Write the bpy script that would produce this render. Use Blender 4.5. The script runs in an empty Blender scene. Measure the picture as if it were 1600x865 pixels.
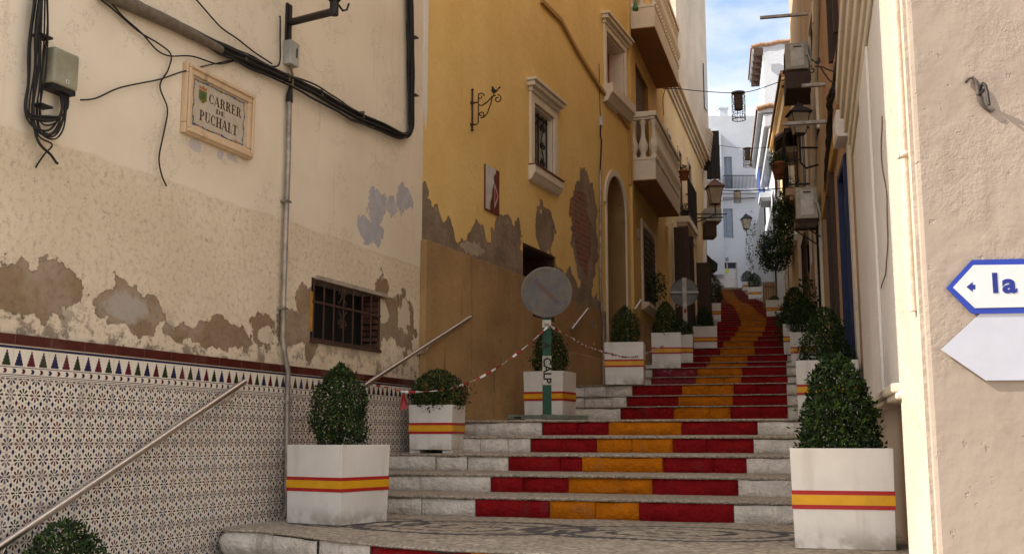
import bpy, bmesh, math, random
from mathutils import Vector, Matrix, noise
random.seed(7)
R = math.radians; PI = math.pi
sc = bpy.context.scene; C = sc.collection
# ------------------------------------------------------------------ camera, world, sun, exposure
FPX = 1681.0; HOR = 685.0
PITCH = math.atan((HOR-432.5)/FPX)
cam_d = bpy.data.cameras.new('camera'); cam = bpy.data.objects.new('camera', cam_d); C.objects.link(cam)
cam_d.sensor_width = 36; cam_d.lens = FPX/1600*36; cam_d.clip_end = 1000; cam_d.clip_start = .05
cam.rotation_euler = (PI/2+PITCH, 0, 0); sc.camera = cam
SUNV = Vector((-1.0, -.15, .85)).normalized()
world = bpy.data.worlds.new('World'); sc.world = world; world.use_nodes = True
wt = world.node_tree; wn = wt.nodes; wl = wt.links
bg = wn['Background']
sky = wn.new('ShaderNodeTexSky'); sky.sky_type = 'NISHITA'; sky.sun_disc = False
sky.sun_elevation = math.asin(SUNV.z); sky.sun_rotation = math.atan2(SUNV.x, SUNV.y) % (2*PI)
sky.air_density = 1.0; sky.dust_density = 1.6; sky.ozone_density = 1.0
tc = wn.new('ShaderNodeTexCoord'); mp = wn.new('ShaderNodeMapping'); mp.inputs['Scale'].default_value = (1.0, 1.0, 2.2)
mp.inputs['Location'].default_value = (.35, .1, .62)
wl.new(tc.outputs['Generated'], mp.inputs[0])
nz = wn.new('ShaderNodeTexNoise'); nz.inputs['Scale'].default_value = 3.4; nz.inputs['Detail'].default_value = 7; nz.inputs['Roughness'].default_value = .52
wl.new(mp.outputs[0], nz.inputs['Vector'])
cr = wn.new('ShaderNodeValToRGB'); cr.color_ramp.elements[0].position = .38; cr.color_ramp.elements[1].position = .62
wl.new(nz.outputs['Fac'], cr.inputs[0])
mx = wn.new('ShaderNodeMix'); mx.data_type = 'RGBA'
wl.new(cr.outputs['Color'], mx.inputs[0]); wl.new(sky.outputs[0], mx.inputs[6]); mx.inputs[7].default_value = (5.6, 5.2, 4.9, 1)
wl.new(mx.outputs[2], bg.inputs['Color']); bg.inputs['Strength'].default_value = .15
sun_d = bpy.data.lights.new('sun', 'SUN'); sun_d.energy = 4.6; sun_d.angle = R(.53); sun_d.color = (1, .94, .86)
sun = bpy.data.objects.new('sun', sun_d); C.objects.link(sun); sun.rotation_euler = SUNV.to_track_quat('Z', 'Y').to_euler(); sun.location = (-20, -10, 30)
sc.view_settings.view_transform = 'Standard'; sc.view_settings.look = 'None'; sc.view_settings.exposure = .92; sc.view_settings.gamma = 1
sc.render.engine = 'CYCLES'
sc.cycles.max_bounces = 6; sc.cycles.diffuse_bounces = 4; sc.cycles.glossy_bounces = 3

cp, sp = math.cos(PITCH), math.sin(PITCH)
def ray(px, py):
    x = px-800; u = 432.5-py
    return Vector((x, FPX*cp-u*sp, FPX*sp+u*cp))
def P(px, py, Y):
    r = ray(px, py); return r*(Y/r.y)
# ------------------------------------------------------------------ node helpers
class S:
    def __init__(s, nt, k): s.nt = nt; s.k = k
    def m(s, op, b=None, c=None):
        n = s.nt.nodes.new('ShaderNodeMath'); n.operation = op
        for i, v in enumerate((s, b, c)):
            if v is None: continue
            if isinstance(v, S): s.nt.links.new(v.k, n.inputs[i])
            else: n.inputs[i].default_value = v
        return S(s.nt, n.outputs[0])
    def __add__(s, o): return s.m('ADD', o)
    __radd__ = __add__
    def __sub__(s, o): return s.m('SUBTRACT', o)
    def __rsub__(s, o): return (s*-1.0)+o
    def __mul__(s, o): return s.m('MULTIPLY', o)
    __rmul__ = __mul__
    def __truediv__(s, o): return s.m('DIVIDE', o)
    def lt(s, o): return s.m('LESS_THAN', o)
    def gt(s, o): return s.m('GREATER_THAN', o)
    def abs(s): return s.m('ABSOLUTE')
    def max(s, o): return s.m('MAXIMUM', o)
    def min(s, o): return s.m('MINIMUM', o)
    def floor(s): return s.m('FLOOR')
    def fract(s): return s.m('FRACT')
    def sin(s): return s.m('SINE')
    def cos(s): return s.m('COSINE')
    def sqrt(s): return s.m('SQRT')
    def mod(s, o): return s.m('FLOORED_MODULO', o)
    def sm(s, a, b):
        n = s.nt.nodes.new('ShaderNodeMapRange'); n.interpolation_type = 'SMOOTHSTEP'
        s.nt.links.new(s.k, n.inputs[0]); n.inputs[1].default_value = a; n.inputs[2].default_value = b
        return S(s.nt, n.outputs[0])
class MatB:
    def __init__(s, name, rough=.85, metal=0.0, spec=.3):
        m = bpy.data.materials.new(name); m.use_nodes = True; s.m = m; s.nt = m.node_tree
        s.b = s.nt.nodes['Principled BSDF']; s.b.inputs['Roughness'].default_value = rough; s.b.inputs['Metallic'].default_value = metal
        s.b.inputs['Specular IOR Level'].default_value = spec
        s.tc = s.nt.nodes.new('ShaderNodeTexCoord'); s.co = s.tc.outputs['Object']
        x = s.nt.nodes.new('ShaderNodeSeparateXYZ'); s.nt.links.new(s.co, x.inputs[0])
        s.x, s.y, s.z = [S(s.nt, o) for o in x.outputs]
    def noise(s, scale, detail=4, rough=.55, vec=None, col=False, stretch=None, off=0):
        n = s.nt.nodes.new('ShaderNodeTexNoise'); n.inputs['Scale'].default_value = scale; n.inputs['Detail'].default_value = detail; n.inputs['Roughness'].default_value = rough
        v = vec or s.co
        if stretch or off:
            mpn = s.nt.nodes.new('ShaderNodeMapping'); mpn.inputs['Scale'].default_value = stretch or (1, 1, 1); mpn.inputs['Location'].default_value = (off, off*.7, off*1.3)
            s.nt.links.new(v, mpn.inputs[0]); v = mpn.outputs[0]
        s.nt.links.new(v, n.inputs['Vector'])
        return S(s.nt, n.outputs['Color' if col else 'Fac'])
    def vor(s, scale, out='Distance', feature='F1', vec=None, rand=1.0):
        n = s.nt.nodes.new('ShaderNodeTexVoronoi'); n.feature = feature; n.inputs['Scale'].default_value = scale; n.inputs['Randomness'].default_value = rand
        s.nt.links.new(vec or s.co, n.inputs['Vector'])
        return n if out is None else S(s.nt, n.outputs[out])
    def mix(s, f, a, b):
        n = s.nt.nodes.new('ShaderNodeMix'); n.data_type = 'RGBA'
        for i, v in ((0, f), (6, a), (7, b)):
            if isinstance(v, S): s.nt.links.new(v.k, n.inputs[i])
            elif i == 0: n.inputs[0].default_value = v
            else: n.inputs[i].default_value = (*v[:3], 1)
        return S(s.nt, n.outputs[2])
    def col(s, c):
        if isinstance(c, S): s.nt.links.new(c.k, s.b.inputs['Base Color'])
        else: s.b.inputs['Base Color'].default_value = (*c[:3], 1)
    def rough(s, r): s.nt.links.new(r.k, s.b.inputs['Roughness'])
    def bump(s, h, dist=.01, strength=1.0):
        n = s.nt.nodes.new('ShaderNodeBump'); n.inputs['Distance'].default_value = dist; n.inputs['Strength'].default_value = strength
        s.nt.links.new(h.k, n.inputs['Height']); s.nt.links.new(n.outputs[0], s.b.inputs['Normal'])
    def blobs(s, lst, amp=.8, nscale=5, edge=.06, detail=6):
        nn = (s.noise(nscale, detail, .68)-.5)*amp*2
        tot = None; wr = sum(min(q[2], q[3]) for q in lst)/len(lst)*2.6; sc_ = .55/wr
        wx = s.x+(s.noise(sc_*2.2, 3, .6, off=17)-.5)*wr; wz = s.z+(s.noise(sc_*2.2, 3, .6, off=29)-.5)*wr
        for (a, c, ra, rc) in lst:
            dx = (wx-a)*(1/ra); dz = (wz-c)*(1/rc)
            v = 1.0-(dx*dx+dz*dz).sqrt()
            tot = v if tot is None else tot.max(v)
        return (tot+nn).sm(0, edge)

def simple(name, c, rough=.6, metal=0.0, var=.12, scale=12, bump=0.0, dirt=None, spec=.3):
    m = MatB(name, rough, metal, spec)
    n = m.noise(scale, 5)
    lo = tuple(v*(1-var*1.6) for v in c); hi = tuple(min(1, v*(1+var)) for v in c)
    k = m.mix(n.sm(.3, .7), lo, hi)
    if dirt:
        d = m.noise(scale*.35, 6, .65, off=3).sm(.55, .72)*.6
        k = m.mix(d, k, dirt)
    m.col(k)
    if bump: m.bump(m.noise(scale*3, 4), bump)
    return m.m
def plaster(name, c, var=.10, dirt=(.2, .15, .1), dirtamt=.35, bump=.004, bscale=14, streak=True):
    m = MatB(name, .92)
    big = m.noise(.8, 5, .6); fine = m.noise(18, 5)
    k = m.mix(big.sm(.3, .7), tuple(v*(1-var) for v in c), tuple(min(1, v*(1+var)) for v in c))
    k = m.mix(fine.sm(.45, .8)*.25, k, tuple(v*.75 for v in c))
    if streak:
        st = m.noise(2.2, 6, .6, stretch=(3.5, 1, .35)).sm(.56, .75)
        k = m.mix(st*dirtamt, k, dirt)
    sp_ = m.noise(5, 7, .7, off=5).sm(.62, .68)
    k = m.mix(sp_*dirtamt*.9, k, dirt)
    m.col(k)
    m.bump(m.noise(bscale, 6, .6)+m.noise(2.5, 3)*1.2, bump*3)
    return m.m
# ------------------------------------------------------------------ mesh helpers
class MB:
    def __init__(s): s.v = []; s.f = []; s.mi = []; s.sm = []
    def add(s, vs, fs, mi=0, smooth=False):
        o = len(s.v); s.v += [tuple(v) for v in vs]
        for f in fs: s.f.append(tuple(i+o for i in f)); s.mi.append(mi); s.sm.append(smooth)
        return s
    def box(s, x0, x1, y0, y1, z0, z1, mi=0):
        if x0 > x1: x0, x1 = x1, x0
        if y0 > y1: y0, y1 = y1, y0
        if z0 > z1: z0, z1 = z1, z0
        vs = [(x, y, z) for z in (z0, z1) for y in (y0, y1) for x in (x0, x1)]
        return s.add(vs, [(0, 2, 3, 1), (4, 5, 7, 6), (0, 1, 5, 4), (2, 6, 7, 3), (0, 4, 6, 2), (1, 3, 7, 5)], mi)
    def quad(s, a, b, c, d, mi=0): return s.add([a, b, c, d], [(0, 1, 2, 3)], mi)
    def prism(s, poly, y0, y1, mi=0, mi_side=None):      # polygon in xz, extruded along y
        n = len(poly)
        vs = [(x, y0, z) for x, z in poly]+[(x, y1, z) for x, z in poly]
        s.add(vs, [tuple(range(n)), tuple(range(2*n-1, n-1, -1))], mi)
        return s.add(vs, [(i, i+n, (i+1) % n+n, (i+1) % n) for i in range(n)], mi if mi_side is None else mi_side)
    def zprism(s, poly, z0, z1, mi=0):
        n = len(poly)
        vs = [(x, y, z0) for x, y in poly]+[(x, y, z1) for x, y in poly]
        return s.add(vs, [tuple(range(n-1, -1, -1)), tuple(range(n, 2*n))]+[(i, (i+1) % n, (i+1) % n+n, i+n) for i in range(n)], mi)
    def tube(s, pts, r, n=8, mi=0, cap=True):
        pts = [Vector(p) for p in pts]
        rs = r if isinstance(r, (list, tuple)) else [r]*len(pts)
        vs = []; prev = None
        for i, p in enumerate(pts):
            t = (pts[min(i+1, len(pts)-1)]-pts[max(i-1, 0)])
            if t.length < 1e-9: t = Vector((0, 0, 1))
            t.normalize()
            if prev is None:
                up = Vector((0, 0, 1)) if abs(t.z) < .9 else Vector((1, 0, 0)); a = t.cross(up).normalized()
            else:
                a = (prev-t*prev.dot(t))
                a = a.normalized() if a.length > 1e-6 else t.orthogonal().normalized()
            prev = a; b = t.cross(a)
            for k in range(n):
                an = 2*PI*k/n; vs.append(p+(a*math.cos(an)+b*math.sin(an))*rs[i])
        fs = []
        for i in range(len(pts)-1):
            for k in range(n): fs.append((i*n+k, i*n+(k+1) % n, (i+1)*n+(k+1) % n, (i+1)*n+k))
        s.add(vs, fs, mi, True)
        if cap: s.add(vs[:n], [tuple(range(n-1, -1, -1))], mi); s.add(vs[-n:], [tuple(range(n))], mi)
        return s
    def lathe(s, prof, c=(0, 0, 0), n=16, mi=0, smooth=True, rot=0):
        vs = []
        for (r, z) in prof:
            for k in range(n):
                a = 2*PI*k/n+rot; vs.append((c[0]+r*math.cos(a), c[1]+r*math.sin(a), c[2]+z))
        fs = [(i*n+k, i*n+(k+1) % n, (i+1)*n+(k+1) % n, (i+1)*n+k) for i in range(len(prof)-1) for k in range(n)]
        return s.add(vs, fs, mi, smooth)
    def build(s, name, mats, parent=None, M=None, bevel=0, tag=None):
        me = bpy.data.meshes.new(name); me.from_pydata(s.v, [], s.f)
        if not isinstance(mats, (list, tuple)): mats = [mats]
        for m in mats: me.materials.append(m)
        for p, mi, sm_ in zip(me.polygons, s.mi, s.sm): p.material_index = mi; p.use_smooth = sm_
        me.update()
        o = bpy.data.objects.new(name, me); C.objects.link(o)
        if parent is not None: o.parent = parent
        if M is not None: o.matrix_world = M if parent is None else o.matrix_world
        if bevel:
            b = o.modifiers.new('Bevel', 'BEVEL'); b.width = bevel; b.segments = 2; b.limit_method = 'ANGLE'
        return o
def tag(o, label=None, cat=None, group=None, kind=None):
    if label: o['label'] = label
    if cat: o['category'] = cat
    if group: o['group'] = group
    if kind: o['kind'] = kind
    return o
def thing(name, label, cat, M=None, group=None):
    o = bpy.data.objects.new(name, None); C.objects.link(o); o.empty_display_size = .1
    o.matrix_world = M if M is not None else Matrix()
    return tag(o, label, cat, group)
def copy_tree(o, parent=None):
    c = o.copy(); C.objects.link(c)
    if parent is not None: c.parent = parent
    for ch in list(o.children): copy_tree(ch, c)
    return c
class Wall:
    def __init__(s, p0, p1, z=0):
        s.p0 = Vector((*p0, 0)); s.p1 = Vector((*p1, 0)); d = (s.p1-s.p0); s.L = d.length; d.normalize(); s.d = d
        s.n = Vector((-d.y, d.x, 0))              # into the wall (+y local)
        s.M = Matrix(((d.x, s.n.x, 0, p0[0]), (d.y, s.n.y, 0, p0[1]), (0, 0, 1, z), (0, 0, 0, 1)))
    def pix(s, px, py, off=0):
        r = ray(px, py); o = s.p0-s.n*off
        t = o.dot(s.n)/r.dot(s.n); q = r*t
        return ((q-s.p0).dot(s.d), q.z)
    def at(s, px, py, off=0):                     # local 3-D point
        a, z = s.pix(px, py, off); return Vector((a, -off, z))
    def s_at_Y(s, Y): return (Y-s.p0.y)/s.d.y
    def F(s, a, z, off=0): return s.M @ Matrix.Translation((a, -off, z))
    def w(s, a, off, z): return s.p0+s.d*a-s.n*off+Vector((0, 0, z))
def Tm(x, y, z, rz=0): return Matrix.Translation((x, y, z)) @ Matrix.Rotation(rz, 4, 'Z')

def facade(mb, s0, s1, z0, z1, holes, depth=5.0, mi=0, mih=None):
    """front skin with rectangular (optionally arched) holes, reveals, and a solid body behind"""
    xs = sorted({s0, s1, *[h[0] for h in holes], *[h[1] for h in holes]}); zs = sorted({z0, z1, *[h[2] for h in holes], *[h[3] for h in holes]})
    xs = [x for x in xs if s0 <= x <= s1]; zs = [z for z in zs if z0 <= z <= z1]
    for i in range(len(xs)-1):
        for j in range(len(zs)-1):
            cx = (xs[i]+xs[i+1])/2; cz = (zs[j]+zs[j+1])/2
            if any(h[0] < cx < h[1] and h[2] < cz < h[3] for h in holes): continue
            mb.quad((xs[i], 0, zs[j]), (xs[i+1], 0, zs[j]), (xs[i+1], 0, zs[j+1]), (xs[i], 0, zs[j+1]), mi)
    for h in holes:
        a, b, c, d, dp = h[:5]; m2 = mi if mih is None else mih
        arch = len(h) > 5 and h[5]
        mb.quad((a, 0, c), (a, 0, d), (a, dp, d), (a, dp, c), m2); mb.quad((b, 0, c), (b, dp, c), (b, dp, d), (b, 0, d), m2)
        mb.quad((a, 0, c), (a, dp, c), (b, dp, c), (b, 0, c), m2)
        mb.quad((a, dp, c), (a, dp, d), (b, dp, d), (b, dp, c), m2)
        if arch:
            r = (b-a)/2; cx = (a+b)/2; cz = d-r; n = 20
            pts = [(cx+r*math.cos(PI*k/n), cz+r*math.sin(PI*k/n)) for k in range(n+1)]
            for k in range(n):
                (xa, za), (xb, zb) = pts[k], pts[k+1]
                mb.quad((xb, 0, zb), (xa, 0, za), (xa, 0, d), (xb, 0, d), mi)
                mb.quad((xa, 0, za), (xb, 0, zb), (xb, dp, zb), (xa, dp, za), m2)
        else: mb.quad((a, 0, d), (b, 0, d), (b, dp, d), (a, dp, d), m2)
    D = depth
    mb.quad((s0, 0, z0), (s0, 0, z1), (s0, D, z1), (s0, D, z0), mi); mb.quad((s1, 0, z0), (s1, D, z0), (s1, D, z1), (s1, 0, z1), mi)
    mb.quad((s0, D, z0), (s0, D, z1), (s1, D, z1), (s1, D, z0), mi); mb.quad((s0, 0, z1), (s1, 0, z1), (s1, D, z1), (s0, D, z1), mi)
    return mb
# ------------------------------------------------------------------ walls of the street in plan (street-side lines)
WA = Wall((-3.131, 4.92), (-.921, 10.8)); WB = Wall((-.921, 10.8), (2.0, 17.9)); WC = Wall((2.0, 17.9), (5.45, 30.0)); WE = Wall((5.45, 30.0), (10.94, 60.0))
RM = Wall((1.925, 5.0), (5.9, 4.6)); RR = Wall((2.03, 5.66), (1.925, 5.0)); RK = Wall((3.195, 9.8), (2.05, 5.7)); RJ = Wall((6.22, 23.0), (3.26, 9.8)); RS = Wall((13.25, 60.0), (6.22, 23.0))
LEFTL = [(-4.342, 1.7), (-.921, 10.8), (2.0, 17.9), (5.45, 30), (10.94, 60), (11.7, 64)]
RIGHTL = [(2.05, 4.5), (2.05, 5.7), (3.195, 9.8), (6.22, 23), (13.25, 60), (14, 64)]
def xat(line, Y):
    for (a, b), (c, d) in zip(line[:-1], line[1:]):
        if b <= Y <= d: return a+(c-a)*(Y-b)/(d-b)
    return line[0][0] if Y < line[0][1] else line[-1][0]
# ------------------------------------------------------------------ materials
def pebble(name, pattern=None, light=(.52, .44, .33), dark=(.075, .068, .065), scale=42):
    m = MatB(name, .8)
    v = m.vor(scale, None); dist = S(m.nt, v.outputs['Distance']); rnd = S(m.nt, v.outputs['Color'])
    k = m.mix(rnd, tuple(c*.62 for c in light), tuple(c*1.12 for c in light))
    big = m.noise(1.3, 4).sm(.35, .7); k = m.mix(big*.3, k, tuple(c*.5 for c in light))
    if pattern: k = m.mix(pattern(m, v.outputs['Position']), k, m.mix(rnd, dark, tuple(c*1.9 for c in dark)))
    k = m.mix(dist.sm(.48, .65)*.55, k, (.15, .12, .095))
    m.col(k); m.bump(1.0-dist, .012, 1.0)
    return m.m
def mosaic_pattern(m, pos):
    x_ = m.nt.nodes.new('ShaderNodeSeparateXYZ'); m.nt.links.new(pos, x_.inputs[0])
    X, Y = S(m.nt, x_.outputs[0]), S(m.nt, x_.outputs[1])
    u = X*.94-Y*.34; v = X*.34+Y*.94          # along / across the landing
    tot = None
    for (cx, cy, rx, ry, tw, ph) in ((-2.30, 6.62, .62, .52, 1.6, .4), (-1.05, 6.95, .62, .50, -1.5, 2.2)):
        cu, cv = (cx*1+.0, cy)
        pass
    for (px, py, rx, ry, tw, ph) in ((735, 823, .80, .52, 1.2, .4), (1040, 832, .88, .50, -1.2, 2.6), (560, 815, .5, .4, 1.2, 1.)):
        r0 = ray(px, py); t = -.615/r0.z; c = r0*t
        cu = c.x*.94-c.y*.34; cv = c.x*.34+c.y*.94
        a = (u-cu)*(1/rx); b = (v-cv)*(1/ry); d = (a*a+b*b).sqrt()
        an = b.m('ARCTAN2', a)
        g = ((d*8.0+an*tw+ph).sin()).abs()
        ring = g.lt(.36)*d.lt(1.0)
        rim = (d-1.06).abs().lt(.07)
        tot = ring.max(rim) if tot is None else tot.max(ring).max(rim)
    w = ((u*5.2).sin()*.09+(v-6.55))
    return tot
M_peb = pebble('pebbles'); M_mos = pebble('pebble_mosaic', mosaic_pattern, (.52, .445, .33), (.045, .042, .042), 26)
def paint(name, c, wear=(.33, .28, .22), amt=.5):
    m = MatB(name, .8, 0, .12)
    n = m.noise(7, 6, .65); g = m.noise(38, 3)
    k = m.mix(n.sm(.3, .75), tuple(v*.78 for v in c), tuple(min(1, v*1.12) for v in c))
    w = (n*.6+m.noise(3.1, 6, .7, off=9)*.6).sm(.66, .73)*amt
    k = m.mix(w, k, wear)
    jn = m.noise(2.6, 5, .7, stretch=(1, 1, .35), off=21).sm(.60, .66)*.55; k = m.mix(jn*amt, k, wear)
    m.col(k); m.bump(n+g*.45+m.noise(16, 4)*.5, .04)
    return m.m
M_red = paint('red_masonry_paint', (.25, .006, .008), (.10, .03, .03), .6); M_orange = paint('orange_masonry_paint', (.52, .15, .003), (.24, .10, .03), .5)
M_white = paint('white_masonry_paint', (.74, .665, .565), (.50, .42, .33), .7)
M_redfade = paint('faded_red_masonry_paint', (.24, .03, .04), (.34, .22, .2), .9)
M_mortar = simple('mortar', (.36, .30, .235), .95, bump=.01)

# ------------------------------------------------------------------ steps
# each riser: centre x, y, top z, yaw (deg), px edges: left end of white?, red left, orange left, orange right, red right
steps = []
def add_step(cx, cy, z, yaw, rl, ol, orr, rr): steps.append(dict(c=Vector((cx, cy)), z=z, yaw=R(yaw), px=(rl, ol, orr, rr)))
L0 = -.615
for k, px in enumerate([(743, 858, 997, 1143), (767, 887, 1017, 1151), (794, 909, 1035, 1165), (829, 932, 1051, 1177), (847, 951, 1065, 1184)]):
    add_step(.64+.353*.475*k, 8.5+.475*k, L0+.16*(k+1), 19.4, *px)
up = [(13.3, .40, 970, 1053, 1142, 1232), (13.75, .554, 980, 1061, 1147, 1232), (14.25, .72, 989, 1067, 1149, 1232), (16.2, .93, 1019, 1089, 1161, 1234),
      (16.7, 1.10, 1021, 1092, 1163, 1233), (18.4, 1.30, 1051, 1107, 1171, 1233), (19.5, 1.50, 1057, 1113, 1172, 1235), (21.3, 1.79, 1084, 1129, 1184, 1235),
      (23.3, 2.10, 1085, 1134, 1183, 1233), (26.0, 2.46, 1100, 1146, 1190, 1232), (27.2, 2.69, 1115, 1154, 1197, 1230), (28.4, 2.96, 1125, 1159, 1202, 1231)]
for i, (Y, z, *px) in enumerate(up):
    c = (px[1]+px[2])/2; add_step((c-800)/1700*Y, Y, z, max(9, 19-i*.9), *px)
nU = 29
far_px = [(0, 1126, 1164, 1203, 1231), (.12, 1126, 1162, 1205, 1232), (.25, 1126, 1157, 1190, 1228), (.4, 1125, 1152, 1180, 1215), (.5, 1125, 1140, 1163, 1195), (.7, 1125, 1136, 1156, 1175), (1, 1125, 1130, 1151, 1166)]
for i in range(1, nU+1):
    t = i/nU
    for a, b in zip(far_px[:-1], far_px[1:]):
        if a[0] <= t <= b[0]: q = (t-a[0])/(b[0]-a[0]); px = [u+(v-u)*q for u, v in zip(a[1:], b[1:])]; break
    Y = 28.4+28.6*t; add_step((px[1]+px[2]-1600)/2/1700*Y, Y, 2.96+4.98*t, 9, *px)
def riser_pt(st, px, z):
    """point of a riser line seen at image column px (at the given height)"""
    d = Vector((math.cos(st['yaw']), -math.sin(st['yaw']))); k = (px-800)/1700
    # X = k*Y along the horizon row
    u = (k*st['c'].y-st['c'].x)/(d.x-k*d.y); return u
def wall_u(st, line, side):
    d = Vector((math.cos(st['yaw']), -math.sin(st['yaw']))); best = None
    u = 0
    for _ in range(400):
        u += .02*side; q = st['c']+d*u
        if (side < 0 and q.x < xat(line, q.y)) or (side > 0 and q.x > xat(line, q.y)): break
    return u+.12*side
def stair_z(x, y):
    z = L0
    for st in steps:
        nrm = Vector((math.sin(st['yaw']), math.cos(st['yaw'])))
        if (Vector((x, y))-st['c']).dot(nrm) > 0: z = st['z']
    return z
def jit(p, a, s=3.0):
    n = noise.noise_vector(Vector(p)*s); return Vector(p)+n*a
def stone_row(mb, fr, u0, u1, z0, z1, mi, rng, lo=.28, hi=.62, depth=.12):
    """a run of rough stones filling u0..u1 on a riser; fr(u, out, z) -> point"""
    u = u0
    while u < u1-.02:
        w = rng.uniform(lo, hi)
        if u1-(u+w) < .2: w = u1-u
        a, b = u+.003, min(u+w, u1)-.003; nx = max(3, int((b-a)/.045)); nzc = 5; out = rng.uniform(-.008, .018); zt1 = z1-rng.uniform(0, .012)
        vs = []
        for j in range(nzc+1):
            for i in range(nx+1):
                s_, t_ = i/nx, j/nzc
                ed = min(s_*(b-a), (1-s_)*(b-a), t_*(z1-z0), (1-t_)*(z1-z0)); bulge = .030*(1-math.exp(-ed/.024))
                uu = a+(b-a)*s_; zz = z0+(zt1-z0)*t_
                nn = noise.noise(Vector((uu*6+st_seed, zz*9, mi)))*.022+noise.noise(Vector((uu*22+st_seed, zz*22, mi)))*.009
                vs.append(fr(uu, out+bulge+nn*min(1, ed/.02)-.012, zz+noise.noise(Vector((uu*5, t_*2, st_seed)))*.014*(1 if t_ in (0, 1) else 0)))
        fs = [(j*(nx+1)+i, j*(nx+1)+i+1, (j+1)*(nx+1)+i+1, (j+1)*(nx+1)+i) for j in range(nzc) for i in range(nx)]
        mb.add(vs, fs, mi, True); u += w
stairs = thing('stairs', None, None); stairs['kind'] = 'structure'
SM = [M_peb, M_white, M_red, M_orange, M_mortar, M_redfade]
st_seed = 0
for k, st in enumerate(steps):
    st_seed = k*3.7; rng = random.Random(k)
    d = Vector((math.cos(st['yaw']), -math.sin(st['yaw']))); nr = Vector((math.sin(st['yaw']), math.cos(st['yaw'])))
    zp = steps[k-1]['z'] if k else L0
    uL, uR = wall_u(st, LEFTL, -1), wall_u(st, RIGHTL, 1)
    pxs = [riser_pt(st, p, zp) for p in st['px']]
    seg = [uL]+[max(uL, min(uR, p)) for p in pxs]+[uR]
    fr = lambda u, o, z: (*(st['c']+d*u-nr*o), z)
    mb = MB()
    zt = st['z']; zr = zt-(.022 if k < 5 else .014 if k < 13 else .008)
    for (a, b), mi in zip(zip(seg[:-1], seg[1:]), (1, 2, 3, 2, 1)):
        if b-a > .03:
            m_ = 5 if (k in (8, 9) and mi == 2 and a < seg[2]) else mi
            stone_row(mb, fr, a, b, zp-.01, zr, m_, rng, hi=.62 if k < 20 else .9)
    for (a, b), mi in zip(zip(seg[:-1], seg[1:]), (1, 2, 3, 2, 1)):
        if b-a > .001: mb.quad(fr(a, -.022, zp-.2), fr(b, -.022, zp-.2), fr(b, -.022, zr), fr(a, -.022, zr), 4 if mi == 1 else mi)
    # tread: slab with an uneven pebbled nose, back to the next riser
    if k+1 < len(steps): nx_ = steps[k+1]; ztn = zt+(.05 if k == 4 else .012)
    else: nx_ = None
    n = int((uR-uL)/.05)+1; top = []; nose = []; low = []; back = []
    for i in range(n+1):
        u = uL+(uR-uL)*i/n; w = noise.noise(Vector((u*7, k*1.3, 0)))*.010+noise.noise(Vector((u*25, k*2.3, 4)))*.006
        q = st['c']+d*u
        if nx_ is not None:
            d2 = Vector((math.cos(nx_['yaw']), -math.sin(nx_['yaw']))); n2 = Vector((math.sin(nx_['yaw']), math.cos(nx_['yaw'])))
            t = (nx_['c']-q).dot(n2)/nr.dot(n2); bq = q+nr*(t+.03)
        else: bq = q+nr*1.2
        top.append((q.x-nr.x*(.012+w), q.y-nr.y*(.012+w), zt-.003+w*.5)); nose.append((q.x-nr.x*(.022+w), q.y-nr.y*(.022+w), zt-(zt-zr)*.5)); low.append((q.x-nr.x*(.012+w), q.y-nr.y*(.012+w), zr-.002+w*.4))
        back.append((bq.x, bq.y, ztn if nx_ is not None else zt))
    ins = [(q[0]+nr.x*.05, q[1]+nr.y*.05, zr) for q in low]
    rows = [ins, low, nose, top, [(t_[0]+nr.x*.03, t_[1]+nr.y*.03, zt) for t_ in top], back]
    vs = [p for r_ in rows for p in r_]; N1 = n+1
    mb.add(vs, [(j*N1+i, j*N1+i+1, (j+1)*N1+i+1, (j+1)*N1+i) for j in range(len(rows)-1) for i in range(n)], 0, True)
    mb.build('step', SM, stairs)
# ------------------------------------------------------------------ mosaic landing and the steps that lead down from it
def _hit(px, py): r_ = ray(px, py); q_ = r_*(L0/r_.z); return (q_.x, q_.y)
EDGE = [(-2.12, 8.2)]+[_hit(*q_) for q_ in ((352, 826), (402, 827), (458, 833), (503, 839), (576, 847), (650, 853), (722, 857))]+[(.5, 5.95), (1.4, 5.75), (2.6, 5.5)]
def off_edge(dist):
    out = []
    for i, p in enumerate(EDGE):
        a = Vector(EDGE[max(0, i-1)]); b = Vector(EDGE[min(len(EDGE)-1, i+1)]); t = (b-a).normalized(); nrm = Vector((t.y, -t.x))
        out.append(Vector(p)+nrm*dist)
    return out
def resample(pts, step=.06):
    out = [pts[0]]
    for a, b in zip(pts[:-1], pts[1:]):
        n = max(1, int((b-a).length/step))
        for i in range(1, n+1): out.append(a+(b-a)*(i/n))
    return out
mb = MB(); e = resample(off_edge(.005)); n = len(e)
vs = []
d1 = Vector((math.cos(R(19.4)), -math.sin(R(19.4)))); n1 = Vector((math.sin(R(19.4)), math.cos(R(19.4))))
for i, p in enumerate(e):
    t = (steps[0]['c']-p).dot(n1); bq = p+n1*(max(.05, t)+.03)
    for j in range(9): q = p.lerp(bq, j/8); vs.append((q.x, q.y, L0+noise.noise(Vector((q.x*2, q.y*2, 0)))*.006-(.008 if j == 0 else 0)))
mb.add(vs, [(i*9+j, (i+1)*9+j, (i+1)*9+j+1, i*9+j+1) for i in range(n-1) for j in range(8)], 0, True)
mb.quad((1.2, 5.0, L0-.004), (3.6, 4.0, L0-.004), (4.2, 9.4, L0-.004), (1.6, 8.3, L0-.004), 0)
mb.quad((-1.88, 7.7, L0-.008), (-.6, 6.9, L0-.008), (.4, 9.2, L0-.008), (-1.7, 9.6, L0-.008), 0)
tag(mb.build('landing', M_mos), kind='structure')
lower = thing('lower_stairs', None, None); lower['kind'] = 'structure'
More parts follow.
